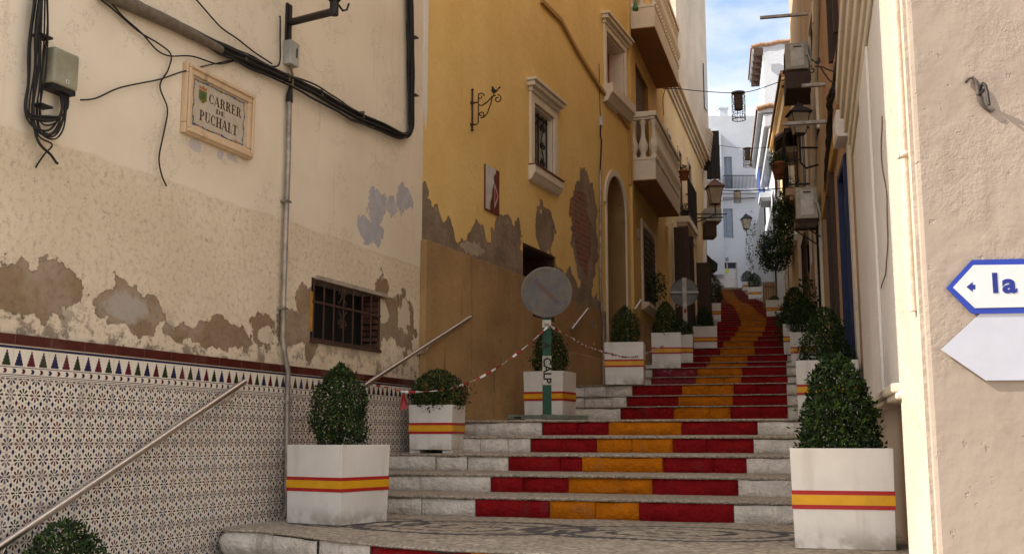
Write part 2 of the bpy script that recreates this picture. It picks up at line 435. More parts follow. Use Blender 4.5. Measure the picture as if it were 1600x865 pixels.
H2, T2 = .17, .34
for k in range(6):
    st_seed = 50+k*2.1; rng = random.Random(90+k)
    pl = resample(off_edge(T2*k), .05); cum = [0]
    for a, b in zip(pl[:-1], pl[1:]): cum.append(cum[-1]+(b-a).length)
    def fr(u, o, z, pl=pl, cum=cum):
        u = max(0, min(cum[-1]-1e-4, u)); i = next(i for i in range(len(cum)-1) if cum[i+1] >= u)
        t = (u-cum[i])/(cum[i+1]-cum[i]); q = pl[i].lerp(pl[i+1], t); tt = (pl[i+1]-pl[i]).normalized(); q = q+Vector((tt.y, -tt.x))*o
        return (q.x, q.y, z)
    zt = L0-H2*k; mb = MB()
    def u_at_px(px):
        for i, q in enumerate(pl):
            if 800+1700*q.x/q.y > px and q.y > 2: return cum[i]
        return cum[-1]
    us = [0, u_at_px(578), u_at_px(725), u_at_px(890), u_at_px(1060), cum[-1]]
    for (a, b), mi in zip(zip(us[:-1], us[1:]), (1, 2, 3, 2, 1)):
        if b-a > .05: stone_row(mb, fr, a, b, zt-H2-.01, zt-.016, mi, rng, .35, .8)
    n = len(pl); rows = [[fr(c, -.05, zt-.017) for c in cum], [fr(c, .010, zt-.017) for c in cum], [fr(c, .018, zt-.010) for c in cum], [fr(c, .008, zt-.003) for c in cum], [fr(c, -.03, zt) for c in cum], [fr(c, -.5, zt-.002 if k else zt-.01) for c in cum]]
    vs = [p for r_ in rows for p in r_]
    mb.add(vs, [(j*n+i, j*n+i+1, (j+1)*n+i+1, (j+1)*n+i) for j in range(5) for i in range(n-1)], 0, True)
    mb.build('step', SM, lower)
def lower_z(x, y):
    p = Vector((x, y)); z = L0
    for k in range(6):
        pl = off_edge(T2*k)
        for a, b in zip(pl[:-1], pl[1:]):
            t = (b-a).normalized(); s_ = (p-a).dot(t)
            if 0 <= s_ <= (b-a).length and (p-a).dot(Vector((t.y, -t.x))) > 0: z = L0-H2*(k+1)
    return z
M_pave = simple('pavement_stone', (.32, .27, .21), .85, scale=3, bump=.006, dirt=(.12, .10, .08))
g = MB().box(-60, 60, -60, 90, -1.9, -1.635-.02); tag(g.build('ground', M_pave), kind='structure')
g = MB().zprism([(xat(LEFTL, 56.5)-1, 56.5), (xat(RIGHTL, 56.5)+1, 56.5), (16, 66), (9, 66)], 6.5, 7.93); tag(g.build('upper_path', M_pave), kind='structure')
def bl(W, x0, y0, x1, y1):
    cx, cy = (x0+x1)/2, (y0+y1)/2
    a, _ = W.pix(x0, cy); b, _ = W.pix(x1, cy); _, c = W.pix(cx, y1); _, d = W.pix(cx, y0)
    return ((a+b)/2, (c+d)/2, (b-a)/2*.97, (d-c)/2*.97)
# cream wall: smooth render above, rough stucco below, fallen patches
def mk_cream():
    m = MatB('cream_render', .93)
    zb = m.z+(m.noise(3, 5)-.5)*.10
    rough = 1.0-zb.sm(1.70, 1.73)
    g1 = m.noise(1.1, 5, .6); g2 = m.noise(9, 6, .65); grit = m.noise(24, 9, .8)
    smooth_c = m.mix(g1.sm(.3, .7), (.68, .575, .43), (.77, .665, .51))
    st = m.noise(2.4, 6, .6, stretch=(4, 1, .3)).sm(.58, .78)
    smooth_c = m.mix(st*.35, smooth_c, (.30, .235, .16))
    crk = (m.noise(2.1, 7, .75, off=2)-.5).abs().lt(.0035)*m.noise(1.3, 2, off=8).gt(.52)
    smooth_c = m.mix(crk*.6, smooth_c, (.30, .22, .15))
    rough_c = m.mix(g1.sm(.35, .7), (.72, .59, .42), (.82, .69, .51))
    rough_c = m.mix(grit.sm(.48, .64)*.5, rough_c, (.36, .26, .16))
    rough_c = m.mix(m.noise(16, 6, .7, off=4).sm(.60, .68)*.5, rough_c, (.22, .155, .10))
    k = m.mix(rough, smooth_c, rough_c)
    low = (1.0-m.z.sm(.55, .95))*m.noise(7, 7, .7, off=6).sm(.50, .58)
    k = m.mix(low*.8, k, (.17, .13, .095))
    zz = m.noise(2.2, 4, off=11).sm(.42, .62)
    br = m.blobs([bl(WA, -60, 405, 128, 500), bl(WA, 146, 440, 256, 512), bl(WA, 385, 470, 428, 545), bl(WA, 425, 480, 470, 540), bl(WA, 462, 440, 500, 560), bl(WA, 582, 425, 622, 540), bl(WA, 610, 445, 648, 560), bl(WA, 250, 497, 395, 548)], .75, 6.5, .05, 9)
    brc = m.mix(zz, (.26, .175, .10), (.33, .25, .175)); brc = m.mix(m.noise(25, 5).sm(.45, .7)*.4, brc, (.15, .10, .065))
    k = m.mix(br, k, brc)
    wh = m.blobs([bl(WA, 165, 445, 232, 505)], .8, 5, .3); k = m.mix(wh*.6, k, (.42, .38, .33))
    fl = m.blobs([bl(WA, 588, 468, 606, 505), bl(WA, 622, 470, 642, 520), bl(WA, 405, 510, 430, 532)], .95, 8, .05); k = m.mix(fl, k, (.60, .50, .36))
    blu = m.blobs([bl(WA, 560, 340, 598, 388), bl(WA, 572, 292, 606, 350), bl(WA, 622, 282, 648, 338), bl(WA, 608, 305, 622, 345)], .95, 5.5, .03, 8)
    k = m.mix(blu, k, m.mix(m.noise(8, 4).sm(.4, .65), (.40, .38, .40), (.47, .45, .45)))
    bp = m.blobs([bl(WA, 292, 218, 318, 238), bl(WA, 338, 235, 350, 250), bl(WA, 355, 240, 372, 253)], .3, 10, .1); k = m.mix(bp*.6, k, (.42, .41, .45))
    m.col(k)
    h = (m.noise(24, 9, .8)*-1.1+m.noise(52, 6, .7)*.5)*rough*(1.0-br)*1.0+(m.noise(6, 5)*.25)-br*1.1-blu*.25-low*.35+g1*.5
    m.bump(h, .011)
    return m.m
M_cream = mk_cream()
def mk_tile():
    m = MatB('glazed_tile', .22, 0, .5)
    p = .0886; top = .57
    d = top-m.z; sx = m.x
    WHT = (.72, .65, .54); BLU = (.014, .014, .06); RED = (.09, .008, .016); GRN = (.018, .032, .010); LIL = (.13, .09, .11)
    u = sx*(1/p); v = (d-.243)*(1/p)
    fu = (u+.5).fract()-.5; fv = (v+.5).fract()-.5; iu = (u+.5).floor(); iv = (v+.5).floor()
    r = (fu*fu+fv*fv).sqrt(); an = fv.m('ARCTAN2', fu)
    pet = (an*4.0).cos().abs()*.33
    star = ((r-.27).abs()).lt(pet*.5)*(an*4.0).cos().abs().gt(.62)*r.gt(.13)
    dot = r.lt(.055)
    par = (iu+iv).mod(2.0)
    jt = iu.mod(3.0).lt(.5); jv = iv.mod(2.0).lt(.5)
    sc_ = m.mix(par, GRN, RED); sc_ = m.mix(jt.max(0), sc_, m.mix(par, BLU, LIL)); sc_ = m.mix(jv*.5, sc_, m.mix(par, BLU, RED))
    gu = u.fract()-.5; gv = v.fract()-.5; ov = (gu*gu*1.7+gv*gv).sqrt().lt(.145)
    oc = m.mix((u.floor()+v.floor()).mod(2.0), BLU, m.mix(u.floor().mod(3.0).lt(1), BLU, RED))
    # thin interlace between the stars
    dg = ((fu.abs()-.5).abs().lt(.035)*(fv.abs().gt(.17)*fv.abs().lt(.34))).max((fv.abs()-.5).abs().lt(.035)*(fu.abs().gt(.17)*fu.abs().lt(.34)))
    k = m.mix(dg*.4, WHT, BLU)
    k = m.mix(star.max(dot), k, sc_); k = m.mix(ov, k, oc)
    vj = ((u+.0).mod(3.0)-1.5).abs().gt(1.485); hj = (v.mod(2.0)-1.0).abs().gt(.985)
    l2 = ((((u.mod(3.0))-1.5).abs()-1.40).abs().lt(.022)).max((((v.mod(2.0))-1.0).abs()-.90).abs().lt(.022))
    k = m.mix(l2*.45, k, LIL); k = m.mix(vj.max(hj)*.8, k, (.36, .30, .24))
    # border, measured down from the top
    w3 = u.fract()-.5                                     # one stepped tree per lattice step
    tv = (d-.088)*(1/.084); hw = ((tv*5.0).floor()+1.0)*.066
    tree = w3.abs().lt(hw)*tv.gt(0)*tv.lt(1)
    tcm = (u+0).floor().mod(3.0); tc_ = m.mix(tcm.gt(1.5), m.mix(tcm.gt(.5), BLU, RED), GRN)
    b = m.mix(tree, WHT, tc_)
    b = m.mix((d-.071).abs().lt(.007), b, BLU)
    b = m.mix(((d-.180).abs().lt(.0025)).max((d-.222).abs().lt(.0025)).max((d-.232).abs().lt(.002)), b, (.10, .07, .08))
    cu = (u*1.35).fract()-.5; cv = (d-.201).abs()*(1/.013)
    chev = ((cu+cv*.13)).abs().lt(.16)*cv.lt(1)
    b = m.mix(chev, b, m.mix((u*1.35).floor().mod(2.0), BLU, RED))
    b = m.mix(vj*.7, b, (.36, .30, .24))
    k = m.mix(d.lt(.239), k, b)
    rc = m.mix(m.noise(5, 4).sm(.3, .7), (.055, .009, .007), (.085, .014, .010))
    k = m.mix(d.lt(.058), k, m.mix(vj*.6, rc, (.25, .18, .13)))
    dirt = m.noise(3, 6, .65, off=5).sm(.5, .8)*.3; k = m.mix(dirt, k, (.26, .20, .14))
    m.col(k)
    hp = m.noise(4, 3)
    m.bump(hp*1.2-vj.max(hj)*.5, .004)
    return m.m
M_tile = mk_tile()
def mk_yellow():
    m = MatB('yellow_render', .92)
    g1 = m.noise(.9, 5, .6); g2 = m.noise(12, 5)
    k = m.mix(g1.sm(.3, .7), (.70, .46, .145), (.78, .54, .20)); k = m.mix(g2.sm(.5, .8)*.2, k, (.50, .30, .08))
    st = m.noise(2.0, 6, .6, stretch=(4, 1, .25), off=3).sm(.60, .80); k = m.mix(st*.3, k, (.30, .18, .06))
    # bare cement low on the wall with a torn edge
    edge = m.z+(m.noise(1.7, 2, .5, stretch=(1, 1, .01))-.5)*1.5+(m.noise(9, 6, .65)-.5)*.22+m.x.sm(0, 3.4)*.08
    bare = (1.0-edge.sm(2.34, 2.36))*(1.0-m.x.sm(5.0, 5.3))
    pk = m.blobs([bl(WB, 652, 292, 676, 380), bl(WB, 765, 330, 815, 420), bl(WB, 838, 312, 872, 392), bl(WB, 892, 262, 934, 470), bl(WB, 885, 440, 940, 520), bl(WB, 815, 410, 900, 540)], .30, 6, .04)
    bare = bare.max(pk)
    bc = m.mix(m.noise(2.5, 5, off=4).sm(.35, .65), (.20, .145, .095), (.30, .22, .15)); bc = m.mix(m.noise(22, 5).sm(.5, .7)*.4, bc, (.13, .09, .06))
    pale_spot = m.blobs([bl(WB, 718, 375, 757, 398)], .6, 8, .1); bc = m.mix(pale_spot*.7, bc, (.46, .38, .27))  # paler patch in the bare cement
    k = m.mix(bare, k, bc)
    bk = m.blobs([bl(WB, 895, 298, 926, 420)], .22, 5, .05)
    br = m.nt.nodes.new('ShaderNodeTexBrick'); br.inputs['Scale'].default_value = 1; br.inputs['Brick Width'].default_value = .24; br.inputs['Row Height'].default_value = .075; br.inputs['Mortar Size'].default_value = .009
    br.inputs['Color1'].default_value = (.26, .07, .04, 1); br.inputs['Color2'].default_value = (.20, .055, .035, 1); br.inputs['Mortar'].default_value = (.22, .16, .12, 1)
    cm = m.nt.nodes.new('ShaderNodeCombineXYZ'); m.nt.links.new(m.x.k, cm.inputs[0]); m.nt.links.new(m.z.k, cm.inputs[1]); m.nt.links.new(cm.outputs[0], br.inputs['Vector'])
    k = m.mix(bk*.9, k, m.mix(m.noise(6, 5, off=7).sm(.4, .7)*.5, S(m.nt, br.outputs['Color']), (.22, .15, .11)))
    # ochre base
    lo = (1.0-(m.z+(m.noise(3, 4)-.5)*.06).sm(1.93, 1.96))*m.x.sm(2.9, 3.0)*m.noise(3.2, 5, off=2).sm(.36, .40)
    och = m.mix(g1.sm(.3, .7), (.30, .175, .065), (.38, .23, .09)); k = m.mix(lo*(1.0-bk), k, och)
    # ghost of a removed tile panel: a field of small adhesive dabs
    ga, gz, gr, gq = bl(WB, 728, 242, 753, 316)
    fld = (m.x-ga).abs().lt(gr*.8)*(m.z-gz).abs().lt(gq*.8)
    vd = m.vor(14, rand=.5).lt(.27); k = m.mix(fld*vd*.55, k, (.40, .33, .24))
    m.col(k); m.bump(g2*.3+m.noise(3, 4)*.5-bare*.9-bk*.8+bare*m.noise(18, 5)*.5, .02)
    return m.m
M_yellow = mk_yellow()
M_ochre = plaster('ochre_render', (.38, .235, .10), .24, (.17, .10, .045), .8)
M_yel2 = plaster('yellow_render_plain', (.62, .40, .13), .08, (.34, .2, .08), .25)
M_beigeD = plaster('pale_yellow_render', (.76, .60, .34), .08, (.36, .26, .15), .3)
M_trim = plaster('white_trim', (.66, .57, .44), .08, (.36, .28, .20), .35, .002)
M_ochtrim = plaster('ochre_trim', (.42, .24, .07), .1, (.25, .14, .05), .3, .002)
M_tower = plaster('weathered_cream_render', (.62, .54, .43), .12, (.34, .26, .19), .7)
M_whit = plaster('whitewash', (.50, .52, .55), .05, (.45, .43, .40), .25)
M_whitw = plaster('warm_whitewash', (.74, .69, .62), .06, (.45, .38, .30), .3)
M_beige = plaster('beige_render', (.54, .44, .34), .07, (.34, .25, .17), .3, .005, 9)
M_pink = plaster('pinkish_render', (.44, .29, .18), .1, (.28, .19, .13), .4)
M_iyel = plaster('warm_yellow_render', (.74, .54, .28), .07, (.42, .3, .16), .3)
M_redw = plaster('brick_red_render', (.34, .075, .045), .12, (.16, .04, .03), .4)
M_darkred = plaster('dark_red_render', (.15, .028, .018), .12, (.08, .02, .015), .4)
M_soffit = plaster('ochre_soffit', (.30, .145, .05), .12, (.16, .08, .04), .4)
M_iron = simple('wrought_iron', (.022, .018, .016), .55, .3, scale=30, spec=.4)
M_rust = simple('rusty_iron', (.07, .038, .025), .8, .1, scale=25, bump=.003)
M_steel = simple('brushed_steel', (.62, .58, .54), .28, 1.0, .08, 40)
M_zinc = simple('galvanised_steel', (.36, .32, .27), .5, .55, .2, 9, dirt=(.14, .09, .06))
M_black = simple('black_rubber', (.014, .012, .011), .6, scale=20)
M_glass = simple('dark_window_glass', (.03, .035, .04), .08, 0, .1, 3, spec=.6)
M_glassb = simple('sky_window_glass', (.12, .15, .20), .1, 0, .1, 3, spec=.8)
M_dark = simple('dark_interior', (.02, .016, .013), .95, scale=6)
M_wood = simple('dark_wood', (.055, .03, .018), .6, scale=20)
M_navy = simple('navy_paint', (.012, .022, .07), .4, scale=9)
M_blue = simple('blue_paint', (.03, .08, .34), .45, scale=9)
M_white_pl = simple('white_plastic', (.55, .53, .48), .5, scale=7, dirt=(.3, .26, .2))
M_grey_pl = simple('grey_plastic', (.36, .36, .32), .5, scale=7, dirt=(.22, .2, .16))
M_tan_pl = simple('aged_plastic', (.27, .255, .175), .5, scale=7, dirt=(.17, .15, .1))
M_terra = simple('terracotta', (.36, .13, .06), .85, scale=14, bump=.004, dirt=(.16, .09, .06))
M_rooft = simple('roof_tile', (.34, .20, .12), .9, scale=10, bump=.006, dirt=(.14, .10, .07), var=.25)
M_green = simple('green_paint', (.012, .07, .035), .5, scale=16, dirt=(.05, .05, .03))
M_darkgrn = simple('dark_green_cloth', (.02, .045, .03), .8)
M_pot = simple('soil', (.05, .035, .022), 1, scale=30, bump=.01)
M_brickin = None

def T(o, label, cat, group=None): return tag(o, label, cat, group)
def arch_window(*a): pass
def hole(W, x0, y0, x1, y1, dp, xz=None):
    """rectangular hole from the pixels of its near top and far bottom corners"""
    a, zt = W.pix(x0, y0); b, zb = W.pix(x1, y1)
    if a > b: a, b = b, a
    return (a, b, min(zt, zb), max(zt, zb), dp)
# ------------------------------------------------------------------ CREAM BUILDING (left, near)
bA = thing('cream_building', 'cream rendered building with peeling plaster and a patterned tile base at the left', 'building', WA.M)
a0, zt = WA.pix(487, 432); a1, zb = WA.pix(590, 544)
hA = (a0, a1, .815, 1.325, .22)
mb = MB(); facade(mb, 0, WA.L, -1.9, 11.5, [hA], 6.0, 0, 1); mb.build('wall', [M_cream, M_dark], bA)
mb = MB(); mb.box(0, WA.L-.16, -.018, .0, -1.9, .57-.058); mb.box(0, WA.L-.16, -.026, .0, .57-.058, .57); mb.build('tile_dado', M_tile, bA)
# torn render rim round the barred window: uneven lumps of old cement and brick
w = thing('tmp', None, None); bpy.data.objects.remove(w)
mb = MB(); rg = random.Random(3)
mb.box(hA[0]-.02, hA[0]+.035, -.012, .06, hA[2]+.06, hA[3]-.12, 0)
fo = mb.build('window_frame', simple('old_yellow_wood', (.42, .22, .04), .7, scale=14), bA)
mb = MB()
for i in range(9): z = hA[2]+.02+i*.055; mb.box(hA[1]-rg.uniform(0, .05), hA[1]+rg.uniform(.0, .12), .004, .16, z, z+rg.uniform(.03, .05), 0)
mb.build('broken_brick_edge', simple('old_brick', (.13, .055, .035), .95, bump=.02, scale=9, var=.3, dirt=(.28, .21, .15)), bA)
mb = MB(); mb.box(hA[0]+.06, hA[1]+.14, -.03, .18, hA[3]-.012, hA[3]+.022); mb.build('lintel', M_mortar, bA)
mb = MB(); W_ = hA[1]-hA[0]
for i in range(8): x = hA[0]+.02+(W_-.02)*i/7; mb.tube([(x, -.012, hA[2]-.01), (x, -.012, hA[3]-.01)], .009, 6)
for z in (hA[2]+.0, hA[2]+.31, hA[3]-.02): mb.box(hA[0], hA[1]+.02, -.02, -.008, z-.009, z+.009)
mb.box(hA[0]-.01, hA[1]+.03, -.028, -.004, hA[2]-.03, hA[2]-.005)
def scroll(c, r0, turns, sgn=1, start=0, plane='xz', flat=0, n=22):
    pts = []
    for i in range(n+1):
        t = i/n; a = start+sgn*turns*2*PI*t; r = r0*(1-t*.82)
        if plane == 'xz': pts.append((c[0]+r*math.cos(a), c[1], c[2]+r*math.sin(a)))
        else: pts.append((c[0], c[1]+r*math.cos(a), c[2]+r*math.sin(a)))
    return pts
cx = hA[0]+W_*.42; cz = hA[2]+.31
for sx in (-1, 1):
    for sz in (-1, 1):
        mb.tube(scroll((cx+sx*.045, -.014, cz+sz*.14), .038, 1.2, sx*sz, PI/2 if sz > 0 else -PI/2), .006, 5)
        mb.tube([(cx+sx*.008, -.014, cz+sz*.18), (cx+sx*.02, -.014, cz+sz*.08), (cx+sx*.07, -.014, cz+sz*.03)], .006, 5)
mb.build('window_grille', M_rust, bA)
# ------------------------------------------------------------------ YELLOW BUILDING
bB = thing('yellow_building', 'yellow rendered building with torn plaster and an arched doorway behind the round sign', 'building', WB.M)
h1 = (WB.pix(832, 140)[0], WB.pix(864, 280)[0], 3.50, 4.38, .28)
a, b = WB.pix(946, 300)[0], WB.pix(976, 300)[0]; hArch = (a, b, .3, 4.22, .55, True)
a, b = WB.pix(817, 400)[0], WB.pix(868, 400)[0]; hN = (a, b, 1.55, 2.45, .5)
a, b = WB.pix(945.7, 100)[0], WB.pix(974, 60)[0]; h2 = (a, b, 5.62, 6.56, .30)
mb = MB(); M_rec = plaster('recess_shade_ochre', (.29, .165, .062), .15, (.1, .06, .03), .5); facade(mb, 0, WB.L, -1.0, 12, [h1, hArch, hN, h2], 5.5, 0, 2)  # M_rec: ochre darkened to paint the shade inside the arch and recesses
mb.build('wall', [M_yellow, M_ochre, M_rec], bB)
# dark brown lining that paints the shadow inside the low opening
mb = MB(); mb.box(hN[0]+.004, hN[1]-.004, .40, .49, hN[2]+.004, hN[3]-.004); mb.box(hN[1]-.03, hN[1]-.003, .02, .4, hN[2]+.004, hN[3]-.004); mb.box(hN[0]+.004, hN[1]-.031, .02, .4, hN[3]-.03, hN[3]-.003); mb.build('shadow_lining', simple('shadow_brown', (.07, .035, .02), .95, bump=.01, scale=8), bB)
e1 = WB.pix(825, 500)[0]
mb = MB(); mb.box(-.03, e1, -.07, .0, -.9, 2.0); mb.box(e1+.002, WB.L*.94-.9, -.02, 0, -.9, 1.2)
mb.build('rendered_base', M_ochre, bB, bevel=.01)
mb = MB(); s_ = WB.pix(667, 100)[0]
mb.prism([(-.02, 3.42), (s_*.45, 3.25), (s_*.7, 3.18), (s_*1.0, 3.42), (s_*1.0, 11.9), (-.02, 11.9)], -.012, 0); mb.build('whitewashed_edge', M_whitw, bB)
def trimmed_window(W, root, h, tw=.13, sillp=.10, lintel=True, mat=M_trim, pane=None, sill_z=.20):
    a, b, c, d = h[:4]; f = MB()
    f.box(a-tw, a, -.035, .0, c, d); f.box(b, b+tw, -.035, 0, c, d); f.box(a-tw, b+tw, -.035, 0, d, d+tw*.9)
    f.box(a+.002, a+.03, .002, h[4]-.01, c+.002, d-.03, 0); f.box(b-.03, b-.002, .002, h[4]-.01, c+.002, d-.03, 0); f.box(a+.002, b-.002, .002, h[4]-.01, d-.03, d-.002, 0)
    o = f.build('window', mat, root, bevel=.006)
    if lintel:
        l = MB()
        l.box(a-tw-.02, b+tw+.02, -.06, 0, d+tw*.9, d+tw*.9+.06); l.box(a-tw-.07, b+tw+.07, -.11, 0, d+tw*.9+.06, d+tw*.9+.12); l.box(a-tw-.10, b+tw+.10, -.14, 0, d+tw*.9+.12, d+tw*.9+.16)
        l.build('lintel', mat, o, bevel=.008)
    s = MB(); y1 = -sillp; L_, R_ = a-tw-.03, b+tw+.03
    # sill with a curved bracket profile
    prof = [(0.0, -sill_z), (y1*.45, -sill_z+.02), (y1*.85, -sill_z*.55), (y1, -sill_z*.5), (y1, -.0), (0.0, .0)]
    vs = [(L_, y, c+z) for y, z in prof]+[(R_, y, c+z) for y, z in prof]; n = len(prof)
    s.add(vs, [tuple(range(n-1, -1, -1)), tuple(range(n, 2*n))]+[(i, (i+1) % n, (i+1) % n+n, i+n) for i in range(n)])
    so = s.build('sill', mat, o, bevel=.006)
    p = MB(); p.box(a+.03, b-.03, h[4]-.05, h[4]-.03, c+.005, d-.03); p.build('pane', pane or M_glass, o)
    return o
o = trimmed_window(WB, bB, h1)
mb = MB(); mb.box(h1[0]-.15, h1[1]+.16, -.115, .02, h1[2]+.002, h1[2]+.02); mb.build('sill_tiles', simple('red_clay_tile', (.16, .04, .025), .6, scale=15), o)
g = MB(); a, b, c, d = h1[:4]
for i in range(3): x = a+.06+(b-a-.12)*i/2; g.tube([(x, .07, c+.02), (x, .07, d-.03)], .012, 6)
for z in (c+.06, d-.08): g.box(a+.03, b-.03, .06, .08, z-.01, z+.01)
for i in range(2):
    cxs = a+.06+(b-a-.12)*(i+.5)/2
    for j in range(3):
        for q in (-1, 1): g.tube(scroll((cxs+q*.055, .07, c+.2+j*.24), .055, 1.3, q, PI/2), .009, 5)
    g.tube([(cxs+.05*math.sin(t*1.3), .07, c+.08+t*.11) for t in range(8)], .009, 5)
g.build('window_grille', M_iron, o)
o = trimmed_window(WB, bB, h2, tw=.10, sillp=.16, pane=simple('old_brick_infill', (.28, .09, .05), .9, bump=.01, scale=9), sill_z=.3)
# white arch trim
mb = MB(); a, b = hArch[:2]; r = (b-a)/2; cx = (a+b)/2; cz = hArch[3]-r; n = 24; w_ = .10
for k in range(n):
    t0, t1 = PI*k/n, PI*(k+1)/n
    q = [(cx+rr*math.cos(t), cz+rr*math.sin(t)) for rr, t in ((r, t0), (r+w_, t0), (r+w_, t1), (r, t1))]
    mb.prism(q, -.03, .0)
mb.box(b, b+w_*.35, -.03, 0, .3, cz); mb.box(a-w_*.4, a, -.03, 0, .3, cz)
mb.build('arch_surround', M_trim, bB)
mb = MB(); mb.box(a+.12, b-.1, .50, .545, .35, 2.9, 0)
for i in range(6): mb.box(a+.16+i*.13, a+.26+i*.13, .485, .50, .5, 2.8, 0)
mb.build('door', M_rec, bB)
# string moulding
mb = MB(); pts = [WB.at(x, y, .04) for x, y in ((848, 1), (878, 32), (905, 82), (940, 138), (985, 200))]
zt_ = MB(); 
for p, q in zip(pts[:-1], pts[1:]):
    v = [(p.x, -.045, p.z-.03), (q.x, -.045, q.z-.03), (q.x, -.045, q.z+.03), (p.x, -.045, p.z+.03)]; v += [(x, 0, z) for x, y, z in v]
    mb.add(v, [(0, 1, 2, 3), (0, 4, 5, 1), (3, 2, 6, 7), (0, 3, 7, 4), (1, 5, 6, 2)])
q = pts[-1]; mb.box(q.x-.03, q.x+.03, -.045, 0, q.z-1.0, q.z+.02)
mb.build('string_moulding', M_ochtrim, bB)
# ------------------------------------------------------------------ YELLOW BALCONY BUILDING  (WC, up to s=sD)
sD = WC.s_at_Y(22.3)
bC = thing('balcony_building', 'yellow house with two white balustrade balconies past the arched doorway', 'building', WC.M)
hw = (WC.pix(1003, 400)[0], WC.pix(1021, 400)[0], 2.40, 3.80, .22)
hd = (WC.pix(993, 120)[0], WC.pix(1012, 120)[0], 4.65, 6.75, .25)
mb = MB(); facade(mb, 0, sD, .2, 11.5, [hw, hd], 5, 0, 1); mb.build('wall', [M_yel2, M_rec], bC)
mb = MB(); mb.box(0.005, .12, -.05, 0, .2, 11.4); mb.box(WC.pix(1038, 300)[0], sD-.002, -.05, 0, .3, 4.4); mb.build('corner_pilaster', M_yel2, bC)
mb = MB(); mb.box(.12, WC.pix(1036, 500)[0], -.06, 0, .2, 2.05); mb.build('rendered_base', M_ochre, bC)
o = trimmed_window(WC, bC, hw, tw=.12, sillp=.14, lintel=False, sill_z=.14)
mb = MB()
for i in range(2):
    x0 = hw[0]+.01+i*(hw[1]-hw[0])/2; x1 = x0+(hw[1]-hw[0])/2-.02
    mb.box(x0, x1, -.03, .01, hw[2]+.02, hw[3]-.02)
    for j in range(12): z = hw[2]+.08+j*.105; mb.box(x0+.05, x1-.05, -.045, -.03, z, z+.07)
mb.build('shutters', M_wood, o)
mb = MB(); mb.box(hd[0], hd[1], .10, .14, hd[2], hd[3])
for j in range(24): z = hd[2]+.05+j*.086; mb.box(hd[0]+.03, hd[1]-.03, .07, .10, z, z+.055)
mb.build('louvred_door', simple('brown_louvre', (.16, .10, .06), .7), bC)
def baluster_mesh():
    m_ = MB(); pr = [(.045, 0), (.045, .04), (.03, .06), (.062, .14), (.068, .2), (.05, .26), (.032, .33), (.026, .44), (.03, .52), (.045, .545), (.045, .6)]
    m_.lathe([(r, z) for r, z in pr], n=12); return m_
def balcony(W, root, s0, s1, proj, z0, slab, rail, mat=M_trim):
    """stone balcony: slab z0..z0+slab, balusters, handrail up to rail"""
    b = MB(); b.box(s0, s1, -proj, 0, z0+.012, z0+slab); b.box(s0-.01, s1+.01, -proj-.01, 0, z0+slab, z0+slab+.05)
    o = b.build('balcony', mat, root, bevel=.01)
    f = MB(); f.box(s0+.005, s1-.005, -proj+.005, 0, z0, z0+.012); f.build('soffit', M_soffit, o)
    r = MB(); r.box(s0-.04, s1+.04, -proj-.03, -proj+.12, rail-.09, rail); r.box(s0-.04, s0+.12, -proj+.12, -.002, rail-.10, rail); r.box(s1-.12, s1+.04, -proj+.12, -.002, rail-.10, rail)
    r.box(s0-.015, s1+.015, -proj+.0, -proj+.10, rail-.14, rail-.09); r.box(s0-.015, s0+.1, -proj+.10, -.002, rail-.14, rail-.10)
    r.build('handrail', mat, o, bevel=.012)
    hz = rail-.14-(z0+slab+.05); me = None; spots = []
    n = int((s1-s0-.1)/.17)
    for i in range(n+1): spots.append((s0+.06+(s1-s0-.12)*i/n, -proj+.035))
    m_ = max(1, int(proj/.2))
    for i in range(m_): spots.append((s0+.06, -proj+.05+(proj-.08)*(i+1)/m_))
    first = None
    for (x, y) in spots:
        if first is None: first = baluster_mesh().build('baluster', mat, o); first.scale = (1.3, 1.3, hz/.6); q = first
        else: q = first.copy(); C.objects.link(q); q.parent = o
        q.location = (x, y, z0+slab+.05)
    return o
sb0 = WC.s_at_Y(18.15); sb1 = WC.s_at_Y(21.25)
balcony(WC, bC, sb0, sb1, .42, 4.40, .36, 5.62)
o = balcony(WC, bC, sb0-.05, sb1+.1, .46, 7.12, .38, 8.4)
# ------------------------------------------------------------------ PALE HOUSE WITH IRON BALCONY
bD = thing('pale_yellow_house', 'pale yellow house with a moulded cornice, iron balcony and dark shutters', 'building', WC.M)
SD = lambda px: WC.pix(px, 400)[0]
hs = [(SD(1047), SD(1051), 5.4, 6.6, .2), (SD(1063), SD(1067), 4.95, 6.7, .2), (SD(1077.5), SD(1082), 4.95, 6.9, .2), (SD(1052), SD(1062), 2.4, 4.6, .2), (SD(1086), SD(1091), 2.9, 4.5, .2)]
sE = WC.L
mb = MB(); facade(mb, sD+.004, sE, .5, 8.0, hs, 5, 0, 1); mb.build('wall', [M_beigeD, M_rec], bD)
mb = MB()
for i, (p, z0, z1) in enumerate(((.05, 7.62, 7.72), (.09, 7.72, 7.82), (.15, 7.82, 7.92), (.22, 7.92, 8.06))): mb.box(sD+.004, sE, -p, 0, z0, z1)
mb.build('cornice', M_trim, bD, bevel=.01)
mb = MB(); mb.box(sD+.01, SD(1062), -.04, 0, .5, 2.35); mb.build('painted_base', M_darkred, bD)
for i, h in enumerate(hs):
    f = MB(); a, b, c, d = h[:4]; f.box(a-.09, a, -.03, 0, c, d+.09); f.box(b, b+.09, -.03, 0, c, d+.09); f.box(a, b, -.03, 0, d, d+.09); f.box(a-.1, b+.1, -.08, 0, c-.1, c)
    wo = f.build('window', M_trim, bD, bevel=.005)
    p = MB(); p.box(a, b, .12, .14, c, d); p.build('pane', M_glass, wo)
    if i >= 3:
        s = MB(); s.box(a-.05, a+.02, -.35, -.03, c, d); s.box(b-.02, b+.05, -.32, -.03, c, d); s.build('shutters', M_wood, wo)
